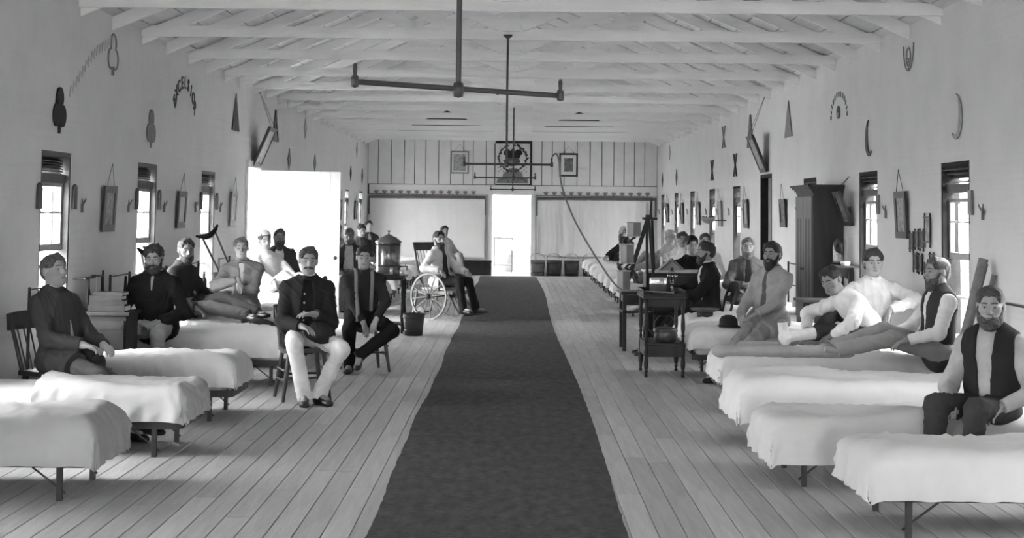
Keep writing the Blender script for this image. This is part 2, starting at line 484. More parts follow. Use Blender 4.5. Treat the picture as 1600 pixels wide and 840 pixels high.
    for j, k, an, sg in ((jR, KR, aR, 1), (jL, KL, aL, -1)):
        F.cone(j, k, .092 * ss, .070 * ss, .05)
        if bandage == sg: F.cone(k, k + (an - k) * .35, .068 * ss, .06 * ss, .03, None, 0)
        else: F.cone(k, an + nrm(an - k) * .03, .066 * ss, .064 * ss, .03, None, .012)
    link_mesh('trousers', F.mesh('trousers', .0095, seed + 1), cloth_mat(ct, 'wool'), root)
    if bandage:
        k, an, tt = (KR, aR, tR) if bandage == 1 else (KL, aL, tL)
        F = Field(np.minimum(k, an) - .25, np.maximum(k, an) + .25, min(h, .008))
        F.cone(k + (an - k) * .3, an, .052, .046, .02); F.cone(an, an + nrm(tt) * .13, .046, .043, .02, None, .0)
        F.cone(an - nrm(tt) * .035, an, .04, .045, .02)
        link_mesh('bandage', F.mesh('bandage', .005, 3, 2.5), cloth_mat(.6, 'shirt'), root)
        G = Field(an - .3, an + .3, .008); G.cone(an + nrm(tt) * .11, an + nrm(tt) * .135, .036, .030, .01); link_mesh('toes', G.mesh('toes'), skin_mat(skin * .7), root)
    if shoes:
        for an, tt, sg in ((aR, tR, 1), (aL, tL, -1)):
            if bandage == sg: continue
            G = Field((-.075, -.1, -.09), (.075, .24, .1), min(h * 1.4, .011))
            G.ell((0, -.03, -.05), (.038, .048, .05)); G.cone((0, .0, -.03), (0, .11, -.052), .042, .034, .03)
            G.ell((0, .135, -.062), (.043, .072, .032), None, .02); G.cone((0, -.012, -.02), (0, -.015, .05), .044, .046, .02, None, 0)
            sl, g = G.box((-1, -1, -1), (1, 1, 1)); G.D[sl] = np.maximum(G.D[sl], -.083 - g[2] + 0 * g[0] + 0 * g[1])
            y = nrm(tt); x = nrm(np.cross(y, A([0, 0, 1.]))); z = np.cross(x, y)
            link_mesh('shoe', G.mesh('shoe', T=(np.stack([x, y, z], 1) * ss, an)), cloth_mat(.4, 'shirt') if barefoot else SHOE(), root)
    # ---- hair, beard, eyes (built about the head's own centre)
    T = (Rh * ss, hc); hh = min(h, .009)
    if hair:
        G = Field((-.13, -.16, -.2), (.13, .15, .18), hh)
        if hair == 'bald':
            G.ell((0, -.03, .018), (.084, .094, .082)); G.ell((0, .0, .10), (.085, .10, .045), None, .01, True)
        else:
            bu = .008 if hair == 'bushy' else 0
            G.ell((0, -.014, .034), (.0805 + bu, .1025 + bu, .0925 + bu))
            G.ell((0, -.062, -.018), (.060 + bu, .046 + bu, .052 + hairlen), None, .03)
            for q in (-1, 1): G.ell((q * .060, .004, .052), (.023 + bu, .06, .042 + bu), None, .02)
            # parted top: one side swept higher than the other
            G.cone((.048, .048, .092), (-.02, .030, .118), .012 + bu, .014 + bu, .025); G.cone((-.025, .035, .116), (-.05, .045, .088), .010 + bu, .012 + bu, .02)
        for q in (-1, 1): G.ell((q * .026, .118, -.020), (.050, .080, .104 if hair != 'bald' else .13), None, .008, True)
        if hair != 'bald':
            sl, g = G.box((-1,) * 3, (1,) * 3)
            d = np.maximum(np.maximum(-.022 - g[1] + .25 * g[2], g[2] - .018), 0 * g[0] - 1)
            G.cut(sl, (d + 0 * g[0]).astype(np.float32), .012)
        link_mesh('hair', G.mesh('hair', .0065, seed + 9, 3.4, T), hair_mat(hairv), root)
    if beard or stache:
        G = Field((-.12, -.08, -.34), (.12, .17, .05), hh)
        if beard:
            ln = beard
            G.ell((0, .048, -.083), (.064, .048, .048)); G.ell((0, .066, -.105 - ln * .4), (.046 + ln * .12, .036 + ln * .1, .04 + ln * .62), None, .03)
            for q in (-1, 1): G.cone((q * .070, .008, -.01), (q * .056, .042, -.082), .012, .022, .02)
            G.ell((0, .092, -.066), (.024, .03, .008), None, .006, True)
        if stache:
            for q in (-1, 1): G.cone((0, .101, -.048), (q * .030, .086, -.056), .010, .010, .006); G.cone((q * .030, .086, -.056), (q * .047, .070, -.070), .010, .005, .006)
        link_mesh('beard' if beard else 'moustache', G.mesh('beard', .007, seed + 4, 2.6, T), hair_mat(hairv), root)
    if h < .012:
        for q in (-1, 1):
            m = MB(); m.tube([(q * .012, .096, .027), (q * .03, .092, .031), (q * .05, .078, .026)], [.0035, .005, .003], 6)
            me = m.mesh('eyebrow'); me.transform(Matrix.Translation(Vector(hc)) @ Matrix(Rh * ss).to_4x4())
            link_mesh('eyebrow', me, hair_mat(hairv), root)
        m = MB(); m.tube([(-.021, .0885, -.066), (-.008, .0925, -.0645), (0, .0925, -.066), (.008, .0925, -.0645), (.021, .0885, -.066)], [.002, .0042, .0042, .0042, .002], 6)
        me = m.mesh('lips'); me.transform(Matrix.Translation(Vector(hc)) @ Matrix(Rh * ss).to_4x4()); link_mesh('lips', me, M('lip_%02d' % int(skin * 100), skin * .38, .5, .05), root)
        for q in (-1, 1):
            m = MB(); pr = [(.0001, .0105), (.003, .0101), (.0055, .0088), (.0085, .006), (.0105, 0), (.008, -.006), (.0001, -.0105)]
            m.lathe(pr, (q * .031, .0762, .003), 12, (0, 1, 0))
            me = m.mesh('eye')
            me.transform(Matrix.Translation(Vector(hc)) @ Matrix(Rh * ss).to_4x4())
            me.materials.append(M('eye_white', .26, .3, .02)); me.materials.append(M('iris', .03, .2, .2))
            for i, p in enumerate(me.polygons): p.material_index = 1 if i < 24 else 0
            link_mesh('eye', me, None, root)
    # ---- extras
    if cap:
        G = Field((-.14, -.16, 0), (.14, .22, .22), hh)
        G.ell((0, -.02, .055), (.092, .114, .095))
        sl, g = G.box((-1,) * 3, (1,) * 3); G.D[sl] = np.maximum(G.D[sl], .062 - g[2] + .25 * g[1] + 0 * g[0])
        if cap[1]: G.ell((0, .105, .062), (.075, .06, .008), None, .008)
        link_mesh('cap', G.mesh('cap', .003, 2, 1, T), cloth_mat(cap[0], 'wool'), root)
    if susp:
        def hit(o, dr):
            for t in np.arange(.36, 0, -.004):
                q = o + dr * t; i = np.round((q - TF.lo) / TF.h).astype(int)
                if np.all(i >= 0) and np.all(i < TF.n) and TF.D[tuple(i)] < 0: return q + dr * .012
            return o
        for sg in (1, -1):
            m = MB(); pts = []; fd = nrm(fw)
            for (vv, an) in ((-.02, 0), (.06, 0), (.14, 0), (.22, 0), (.30, 0), (.32, 22), (.32, 45), (.32, 70), (.32, 90), (.32, 115), (.32, 145), (.30, 180), (.2, 180), (.1, 180)):
                o = hipc + (nb - hipc) * (vv / .48) + rt * sg * (.085 - (.04 if an == 180 and vv < .25 else 0)) * ss
                pts.append(Vector(hit(o, fd * math.cos(RAD(an)) + up * math.sin(RAD(an)))))
            W2 = Vector(rt) * .018; v = []; f = []
            for p_ in pts: v += [p_ - W2, p_ + W2]
            for i in range(len(pts) - 1): f.append((2 * i, 2 * i + 1, 2 * i + 3, 2 * i + 2))
            m.add(v, f, True); o = m.build('suspender', cloth_mat(susp, 'shirt'), root)
            sd = o.modifiers.new('thickness', 'SOLIDIFY'); sd.thickness = .008; sd.offset = 0
    if buttons:
        for q in range(4):
            b = hipc + (nb - hipc) * (.28 + .16 * q)
            one('button', M('brass_button', .45, .35, .1, metal=.8), root, 'lathe', [(.0001, .006), (.007, .004), (.009, 0), (.0001, -.004)], tuple(b + nrm(fw) * (.142 + .01 * min(q, 2)) * ss + rt * buttons), 8, tuple(fw))
    return root
# ---------------------------------------------------------------- the ward: floor, walls, roof
XL, XR, YB, YF = -3.83, 3.74, 40.2, -13.0
ZT = 2.11; ZS = .60; WW = .85; TH = .16
WL = [12.86 + 3.2 * k for k in range(-7, 9)]
WR = [13.05 + 3.2 * k for k in range(-7, 9)]
DL = (22.0, 23.02); DR = (22.3, 23.36); DZ = 2.24

def plaster():
    m = M('whitewashed_wall', .62, .9, .05, 2.2, 0)
    nt = m.node_tree; nd = nt.nodes; lk = nt.links; b = nd['Principled BSDF']
    tc = nd.new('ShaderNodeTexCoord'); mp = nd.new('ShaderNodeMapping'); mp.inputs['Scale'].default_value = (2, .6, 26)
    n = nd.new('ShaderNodeTexNoise'); n.inputs['Scale'].default_value = 1.0; n.inputs['Detail'].default_value = 3
    lk.new(tc.outputs['Object'], mp.inputs['Vector']); lk.new(mp.outputs['Vector'], n.inputs['Vector'])
    bp = nd.new('ShaderNodeBump'); bp.inputs['Strength'].default_value = .35; bp.inputs['Distance'].default_value = .012
    lk.new(n.outputs['Fac'], bp.inputs['Height']); lk.new(bp.outputs['Normal'], b.inputs['Normal'])
    return m
PLASTER = plaster()
PAINT = M('white_paint', .66, .7, .06, 3.0, .15, 60, stretch=(1, .2, 1))
BEAMW = M('whitewashed_timber', .78, .8, .09, 2.5, .3, 30, stretch=(.3, 3, 3))
ROOFW = M('roof_boards', .62, .85, .14, 2.0, .3, 25, stretch=(4, .3, 1))
DARKW = M('dark_painted_wood', .025, .8, .3, 5, .2, 40, spec=.12)
LOUV = M('louvre_wood', .07, .6, .3, 6, .2, 40)
SASH = M('sash_paint', .30, .6, .1, 5)
GLASS = glass_mat('window_glass')
FLOORM = [M('floor_plank_%d' % i, v, .62, .16, 3.0, .25, 25, stretch=(6, .5, 1), spec=.35) for i, v in enumerate((.35, .38, .41, .33))]
GAPM = M('floor_joint', .09, .9)

def side_wall(name, x0, x1, wins, door):
    m = MB(); cx = (x0 + x1) / 2; t = x1 - x0
    ops = sorted([(w - WW / 2, w + WW / 2, ZS, ZT) for w in wins if not door[0] - 1.2 < w < door[1] + 1.2] + [(door[0], door[1], 0, DZ)])
    y = YF
    for a, b, z0, z1 in ops:
        m.box((cx, (y + a) / 2, 1.75), (t, a - y, 3.5))
        if z0 > 0: m.box((cx, (a + b) / 2, z0 / 2), (t, b - a, z0))
        m.box((cx, (a + b) / 2, (z1 + 3.5) / 2), (t, b - a, 3.5 - z1))
        y = b
    m.box((cx, (y + YB + .1) / 2, 1.75), (t, YB + .1 - y, 3.5))
    return tag(m.build(name, PLASTER), kind='structure')
side_wall('wall_left', XL - TH, XL, WL, DL)
side_wall('wall_right', XR, XR + TH, WR, DR)

# ---- windows: louvred transom over a raised sash, open below
def window(n, x, yc, sg, detail):
    """sg: +1 on the left wall (room lies towards +x), -1 on the right"""
    r = bpy.data.objects.new('window_%d' % n, None); COL.objects.link(r); tag(r, kind='structure')
    r.location = (x, yc, 0); r.scale = (1, 1, 1)
    X = lambda d: -sg * d
    m = MB()
    for s in (-1, 1): m.box((X(.08), s * (WW / 2 - .022), (ZS + ZT) / 2), (.15, .044, ZT - ZS))
    m.box((X(.08), 0, ZT - .02), (.15, WW - .088, .04)); m.build('frame', LOUV if sg > 0 else DARKW, r)
    one('window_sill', SASH, r, 'box', (X(.04), 0, ZS + .015), (.2, WW - .09, .03))
    one('transom_rail', LOUV, r, 'box', (X(.07), 0, 1.885), (.07, WW - .09, .075))
    if detail:
        zz = 1.935
        if sg > 0:
            while zz < 2.06:
                one('louvre_slat', LOUV, r, 'box', (X(.07), -.02, zz), (.05, WW - .13, .008), (0, sg * .55, 0)); zz += .022
        else:
            for i in range(4): one('louvre_slat', LOUV, r, 'box', (X(.02 + .035 * i), 0, 2.055 - .034 * i), (.04, WW - .1, .012), (0, sg * .6, 0))
        one('louvre_back', LOUV, r, 'box', (X(.11), 0, 2.035), (.012, WW - .09, .07 if sg > 0 else .10))
    # sash with six lights
    z0, z1 = 1.28, 1.85
    if sg < 0: z1 = 1.80
    m = MB()
    for s in (-1, 1): m.box((X(.075), s * (WW / 2 - .066), (z0 + z1) / 2), (.035, .044, z1 - z0))
    m.box((X(.075), 0, z0 + .028), (.035, WW - .18, .056)); m.box((X(.075), 0, z1 - .016), (.035, WW - .18, .032)); 
    m.build('sash', SASH, r)
    m = MB(); m.box((X(.075), 0, 1.60), (.028, WW - .18, .018)); 
    for s in (-1, 1): m.box((X(.075), s * .118, (z0 + z1) / 2), (.026, .022, z1 - z0 - .09))
    mu = m.build('muntins', PAINT, r)
    if detail:
        for i in (-1, 0, 1):
            for (a, b) in ((1.335, 1.592), (1.608, z1 - .03)):
                one('pane', GLASS, r, 'box', (X(.075), i * .236, (a + b) / 2), (.004, .21, b - a))
    else: one('pane', GLASS, r, 'box', (X(.075), 0, (z0 + z1) / 2), (.004, WW - .18, z1 - z0 - .08))
    # outer sash behind, seen through the open half
    m = MB()
    for s in (-1, 0, 1): m.box((X(.125), s * .24, (ZS + 1.3) / 2 + .02), (.022, .02, 1.3 - ZS))
    m.box((X(.125), 0, .95), (.02, WW - .1, .018)); m.build('outer_sash', PAINT, r)
    return r
_n = 1
for w in WL:
    if DL[0] - 1.2 < w < DL[1] + 1.2: continue
    window(_n, XL, w, 1, 10 < w < 21); _n += 1
    portal((XL - .3, w, (ZS + ZT) / 2), (0, -PI / 2, 0), ZT - ZS, WW)
for w in WR:
    if DR[0] - 1.2 < w < DR[1] + 1.2: continue
    window(_n, XR, w, -1, 10 < w < 21); _n += 1
    portal((XR + .3, w, (ZS + ZT) / 2), (0, PI / 2, 0), ZT - ZS, WW)

# ---- side doors
d = bpy.data.objects.new('door_1', None); COL.objects.link(d); tag(d, kind='structure'); d.location = (XL + .02, DL[1], 0); d.rotation_euler = (0, 0, RAD(17))
_w = 1.22
for i in range(8):
    one('door_plank', M('door_white', .74, .6, .03, 2, .1, 50), d, 'box', ((i + .5) * _w / 8, 0, 1.12), (_w / 8 - .004, .035, 2.20))
for z in (.35, 1.9): one('door_batten', M('door_white', .74), d, 'box', (_w / 2, .03, z), (_w - .1, .025, .14))
one('door_knob', DARKW, d, 'lathe', [(.001, -.075), (.022, -.07), (.03, -.055), (.022, -.04), (.01, -.03), (.01, 0)], (_w - .07, 0, .92), 14, (0, 1, 0))
m = MB(); m.box((XL + .012, DL[0] - .05, 1.13), (.03, .1, 2.26)); m.box((XL + .012, DL[1] + .05, 1.13), (.03, .1, 2.26)); m.box((XL + .02, sum(DL) / 2, DZ + .05), (.05, 1.22, .1))
tag(m.build('trim_1', PAINT), kind='structure')
d = bpy.data.objects.new('door_2', None); COL.objects.link(d); tag(d, kind='structure'); d.location = (XR, 0, 0)
m = MB(); m.box((.08, DR[1] - .03, DZ / 2), (.16, .06, DZ)); m.box((.08, DR[0] + .03, DZ / 2), (.16, .06, DZ)); m.box((.08, sum(DR) / 2, DZ - .025), (.16, DR[1] - DR[0] - .12, .05)); m.build('door_frame', DARKW, d)
one('door_leaf', M('door_grey', .22, .5, .15), d, 'box', (.13, sum(DR) / 2, DZ / 2), (.04, DR[1] - DR[0] - .12, DZ - .05))
for s in (-1, 1):
    for z0, z1 in ((.2, 1.0), (1.15, 2.05)): one('door_panel', M('door_grey', .22), d, 'box', (.105, sum(DR) / 2 + s * .22, (z0 + z1) / 2), (.012, .33, z1 - z0))

# ---- far wall: boarded gable, rail, doorway
DXA, DXB, DTOP = -.56, .44, 2.18
m = MB()
m.box(((XL + DXA) / 2, YB + .08, 1.75), (DXA - XL, .14, 3.5)); m.box(((XR + DXB) / 2, YB + .08, 1.75), (XR - DXB, .14, 3.5)); m.box(((DXA + DXB) / 2, YB + .08, (DTOP + 3.5) / 2), (DXB - DXA, .14, 3.5 - DTOP))
m.prism([(XL, 3.5), (XR, 3.5), (-.04, 5.2)], (0, YB + .02, 0), (1, 0, 0), (0, 0, 1), -.14)
wb = tag(m.build('wall_back', M('gable_backing', .04)), kind='structure')
random.seed(3)
x = XL
while x < XR - .05:
    w = random.choice((.25, .27, .29, .31, .34)); w = min(w, XR - x)
    if not (-.56 < x + w / 2 < .46):
        one('board', PAINT, wb, 'box', (x + w / 2, YB - .005, 2.95), (w - .018, .03, 1.22))
    x += w
m = MB(); m.box((0, YB - .02, 2.255), (XR - XL, .05, .14)); m.box((0, YB - .01, 2.13), (XR - XL, .03, .11))
m.build('rail', PAINT, wb)
for (a, b) in ((XL, DXA - .12), (DXB + .12, XR)):
    n = int((b - a) / .3)
    for i in range(n): one('wainscot_board', PAINT, wb, 'box', (a + (i + .5) * (b - a) / n, YB - .002, 1.03), ((b - a) / n - .008, .025, 2.06))
m = MB(); m.box((DXA - .06, YB - .025, 1.1), (.12, .05, 2.2)); m.box((DXB + .06, YB - .025, 1.1), (.12, .05, 2.2)); m.box((-.06, YB - .025, DTOP + .03), (1.0, .05, .06))
tag(m.build('trim_2', PAINT), kind='structure')
portal((-.06, YB + .4, 1.1), (PI / 2, 0, 0), 1.0, 2.15)
# ---- unseen wall behind the camera, its opening sized for the light let in
m = MB(); m.box(((XL - 1.7) / 2, YF - .08, 1.75), (-1.7 - XL, .14, 3.5)); m.box(((XR + 1.7) / 2, YF - .08, 1.75), (XR - 1.7, .14, 3.5)); m.box((0, YF - .08, 3.2), (3.4, .14, .6))
m.prism([(XL, 3.5), (XR, 3.5), (-.04, 5.2)], (0, YF - .02, 0), (1, 0, 0), (0, 0, 1), .14)
tag(m.build('wall_front', PLASTER), kind='structure')
portal((0, YF - .3, 1.45), (-PI / 2, 0, 0), 3.4, 2.9)
# ---- floor
fl = MB().box((-.045, (YF + YB) / 2, -.05), (XR - XL + .3, YB - YF + .3, .06)).build('floor', GAPM); tag(fl, kind='structure')
random.seed(5)
PW = .1435; NP = int((XR - XL) / PW) + 1
pm = {}
def plank_mesh(L, k):
    if (L, k) not in pm:
        me = MB().box((0, 0, 0), (PW - .0035, L - .004, .02), None, .003).mesh('plank'); me.materials.append(FLOORM[k]); pm[(L, k)] = me
    return pm[(L, k)]
far = MB(); fm = []
cnt = 0
for i in range(NP):
    x = XL + (i + .5) * PW; y = 5.2 - random.random() * 3.0
    while y < YB:
        L = random.choice((2.4, 3.0, 3.6, 4.2)); L = min(L, round(YB - y + .01, 2))
        if L < .1: break
        k = random.randrange(4)
        hidden = -.70 < x < .55
        if y + L < 17.5 and y + L > 6.5 and not hidden and cnt < 300:
            o = link_mesh('plank', plank_mesh(L, k), None, fl); o.location = (x, y + L / 2, -.01); cnt += 1
        else:
            far.box((x, y + L / 2, -.01), (PW - .0035, L - .004, .02)); fm += [k] * 6
        y += L
    yy = YF
    far.box((x, (YF + 5.2 - 3) / 2, -.0105), (PW - .006, 5.2 - 3 - YF, .02)); fm += [0] * 6
o = far.build('planks_beyond', FLOORM, fl); tag(o, kind='stuff'); o.data.polygons.foreach_set('material_index', fm)

# ---- roof: boards, rafters, tie beams, king posts and struts
ZE, ZR, XC = 3.46, 5.08, -.045
ce = MB().box((XC, (YF + YB) / 2, ZR - .10), (.04, YB - YF, .16)).build('ceiling', BEAMW); tag(ce, kind='structure')
for sg, xe in ((-1, XL - .2), (1, XR + .2)):
    n = 13; a = Vector((XC, 0, ZR)); b = Vector((xe, 0, ZE - .085)); u = (b - a); L = u.length; u.normalize()
    nn = Vector((u.z, 0, -u.x)); nn = nn if nn.z > 0 else -nn
    for i in range(n):
        c = a + u * (i + .5) * L / n + nn * .012
        mb = MB(); R = Matrix((u, Vector((0, 1, 0)), u.cross(Vector((0, 1, 0))))).transposed()
        mb.box((c.x, (YF + YB) / 2, c.z), (L / n - .014, YB - YF + .4, .024), R); mb.build('roof_board', ROOFW, ce)
    mb = MB(); c = a + u * L / 2 + nn * .04; mb.box((c.x, (YF + YB) / 2, c.z), (L + .1, YB - YF + .6, .02), R); mb.build('roof_shell', GAPM, ce)
TY = [13.4 + 2.25 * k for k in range(-11, 12)]
tie = MB().box(((XL + XR) / 2, 0, 3.40 + .055), (XR - XL + .06, .05, .11)).mesh('tie_beam'); tie.materials.append(BEAMW)
def rafter_mesh(sg, xe):
    m = MB(); m.bar((XC, 0, ZR - .085), (xe, 0, ZE - .09), .045, .12); me = m.mesh('rafter'); me.materials.append(BEAMW); return me
rl, rr = rafter_mesh(-1, XL - .05), rafter_mesh(1, XR + .05)
def zr(x): return ZR - (ZR - ZE) * abs(x - XC) / 3.85 - .09
kp = MB().box((XC, 0, (3.5 + ZR) / 2 - .05), (.18, .03, ZR - 3.5 - .06)).mesh('king_post'); kp.materials.append(BEAMW)
st = []
for sg in (-1, 1):
    m = MB(); m.bar((XC + sg * .1, 0, 3.54), (XC + sg * 1.75, 0, zr(XC + sg * 1.75)), .03, .13); me = m.mesh('strut'); me.materials.append(BEAMW); st.append(me)
for y in TY:
    if y < YF + .5: continue
    for me, nm, dy in ((tie, 'tie_beam', 0), (rl, 'rafter', .055), (rr, 'rafter', .055), (kp, 'king_post', -.045), (st[0], 'strut', -.045), (st[1], 'strut', -.045)):
        o = link_mesh(nm, me, None, ce); o.location = (0, y + dy, 0)
    for me in (rl, rr):
        if y + 1.125 < YB: o = link_mesh('rafter', me, None, ce); o.location = (0, y + 1.125, 0)
for (x, y, w, z0) in ((.09, 20.3, .27, 3.03), (.18, 29.0, .27, 3.06)):
    m = MB()
    for s in (-1, 1): m.box((x + s * w / 2, y, (z0 + 4.95) / 2), (.02, w, 4.95 - z0)); m.box((x, y + s * (w / 2 - .01), (z0 + 4.95) / 2), (w - .02, .02, 4.95 - z0))
    tag(m.build('vent_shaft', BEAMW), 'square whitewashed timber vent shaft %s' % ('hanging low over the near half of the aisle' if y < 25 else 'in front of the far gable boards'), 'vent shaft', 'timber vent shafts under the ridge')

# ---- carpet runner down the aisle
def carpet():
    ys = np.concatenate([np.arange(3, 20, .12), np.arange(20, YB - .8, .4)]); n = 14; v = []
    r = random.Random(4)
    for j, y in enumerate(ys):
        t = (y - 8) / 32
        wob = .012 * math.sin(y * .9) + .006 * math.sin(y * 2.3 + 1)
        xa, xb = -.745 - .0 * t - .10 * max(0, min(1, t)) + wob, .59 + .02 * math.sin(y * .5) + .012 * math.sin(y * 1.7) - .0 * t
        xb = .61 - .03 * math.sin(y * .35)
        xa += r.uniform(-.004, .004); xb += r.uniform(-.004, .004)
        for i in range(n + 1):
            u = i / n; z = .006 + .002 * math.sin(y * 3 + u * 5)
            v.append((xa + (xb - xa) * u, y, z if 0 < i < n else .001))
    q = [(j * (n + 1) + i, j * (n + 1) + i + 1, (j + 1) * (n + 1) + i + 1, (j + 1) * (n + 1) + i) for j in range(len(ys) - 1) for i in range(n)]
    me = np_mesh('carpet_runner', np.array(v), np.array(q))
    m = M('woven_carpet', .075, .97, .28, 5, .8, 180, stretch=(3, 1, 1), spec=.08)
    nt = m.node_tree; nd = nt.nodes; lk = nt.links; b = nd['Principled BSDF']
    # woven ribs across the runner and pale specks of lint
    tc = nd.new('ShaderNodeTexCoord'); wv = nd.new('ShaderNodeTexNoise'); mp = nd.new('ShaderNodeMapping'); mp.inputs['Scale'].default_value = (14, 90, 1)
    lk.new(tc.outputs['Object'], mp.inputs['Vector']); lk.new(mp.outputs['Vector'], wv.inputs['Vector']); wv.inputs['Scale'].default_value = 1; wv.inputs['Detail'].default_value = 3
    src = b.inputs['Base Color'].links[0].from_socket
    mx = nd.new('ShaderNodeMix'); mx.data_type = 'RGBA'; mx.blend_type = 'OVERLAY'; mx.inputs['Factor'].default_value = .8
    lk.new(src, mx.inputs[6]); lk.new(wv.outputs['Fac'], mx.inputs[7]); lk.new(mx.outputs[2], b.inputs['Base Color'])
    return tag(link_mesh('carpet_runner', me, m), 'long dark woven carpet runner laid down the middle of the plank floor', 'carpet')
carpet()

# ---- outside: ground, added sky blocker on the right, porch beyond the far door
tag(MB().box((0, 16, -.75), (160, 160, .2)).build('ground', M('dry_ground', .38, .95, .2, .5)), kind='structure')
# ---------------------------------------------------------------- beds
IRON = M('bed_iron', .022, .5, .3, 8, spec=.4)
SHEET = [M('bed_sheet_%d' % i, v, .9, .06, 3.0, .06, 120, spec=.15) for i, v in enumerate((.62, .50, .40, .34))]
MATT = M('mattress_ticking', .62, .9, .08, 4, .2, 90)
def drape(L, Wd, zt, xa, drop, seed, wave=1.0, hang=.0, fine=True):
    """a cover laid over the mattress: flat on top, turned down over the sides and the foot"""
    r = np.random.default_rng(seed); rad = .105
    na, nb = (58, 44) if fine else (30, 24)
    a = np.linspace(xa, L + drop, na); b = np.linspace(-Wd / 2 - drop, Wd / 2 + drop, nb)
    A, B = np.meshgrid(a, b, indexing='ij')
    ph = r.uniform(0, 6, 8)
    ex, ey = np.maximum(A - L, 0), np.maximum(np.abs(B) - Wd / 2, 0); sc = np.where((ex > 0) & (ey > 0), np.maximum(ex, ey) / (np.hypot(ex, ey) + 1e-9), 1)
    A = np.where(ex > 0, L + ex * sc, A); B = np.where(ey > 0, np.sign(B) * (Wd / 2 + ey * sc), B)
    def fold(e):
        q = e + rad
        t = np.clip(q / rad, 0, PI / 2)
        out = np.where(q <= 0, e, -rad + np.where(q < rad * PI / 2, rad * np.sin(t), rad))
        dn = np.where(q <= 0, 0, np.where(q < rad * PI / 2, rad * (1 - np.cos(t)), rad + q - rad * PI / 2))
        return out, dn
    ox, dx = fold(A - L); sgn = np.sign(B); oy, dy = fold(np.abs(B) - Wd / 2)
    x = L + ox; y = sgn * (Wd / 2 + oy)
    dn = np.maximum(dx, dy) + .35 * np.minimum(dx, dy)
    hem = drop * (1 + .25 * np.sin(A * 7 + ph[0]) + .15 * np.sin(B * 9 + ph[1]))
    # cloth hanging past the frame swings out in folds
    k = np.clip((dn - .08) / .15, 0, 1) * wave * np.where((ex > 0) & (ey > 0), .15, 1)
    y = y + sgn * k * (.018 + .011 * np.sin(A * 23 + ph[2]) + .009 * np.sin(A * 41 + ph[3])) * (dy > 0)
    x = x + k * (.018 + .011 * np.sin(B * 25 + ph[4]) + .009 * np.sin(B * 47 + ph[5])) * (dx > 0)
    top = np.clip(1 - dn / .05, 0, 1)
    bul = .022 * np.sin(A * 3.1 + ph[6]) + .014 * np.sin(B * 6 + A * 2 + ph[7]) + .012 * np.sin(A * 8 + 3 * np.sin(B * 4) + ph[1])
    cr = np.zeros_like(A)
    for i in range(9):
        th = r.uniform(-1.2, 1.2); c = r.uniform(0, 40); f = r.uniform(18, 48)
        cr += .0060 * (1 - np.abs(np.sin(f * (A * math.cos(th) + B * math.sin(th)) + 2 * np.sin(5 * A + 7 * B + c) + c))) ** 2 * (.5 + .5 * np.sin(4 * A + 3 * B + c))
    z = zt - dn * (1 + hang * .5 * np.sin(A * 5 + ph[2])) + (bul * np.clip(1 - ((np.abs(B) / (Wd / 2)) ** 4), .2, 1) + cr * 1.3) * top + cr * (1 - top) * .2
    y = y + sgn * cr * (1 - top) * 1.6 * (dy >= dx); x = x + cr * (1 - top) * 1.6 * (dx > dy)
    z = np.maximum(z, .035)
    v = np.stack([x, y, z], -1).reshape(-1, 3)
    i, j = np.meshgrid(np.arange(na - 1), np.arange(nb - 1), indexing='ij'); p = (i * nb + j).ravel()
    return v, np.stack([p, p + nb, p + nb + 1, p + 1], 1)
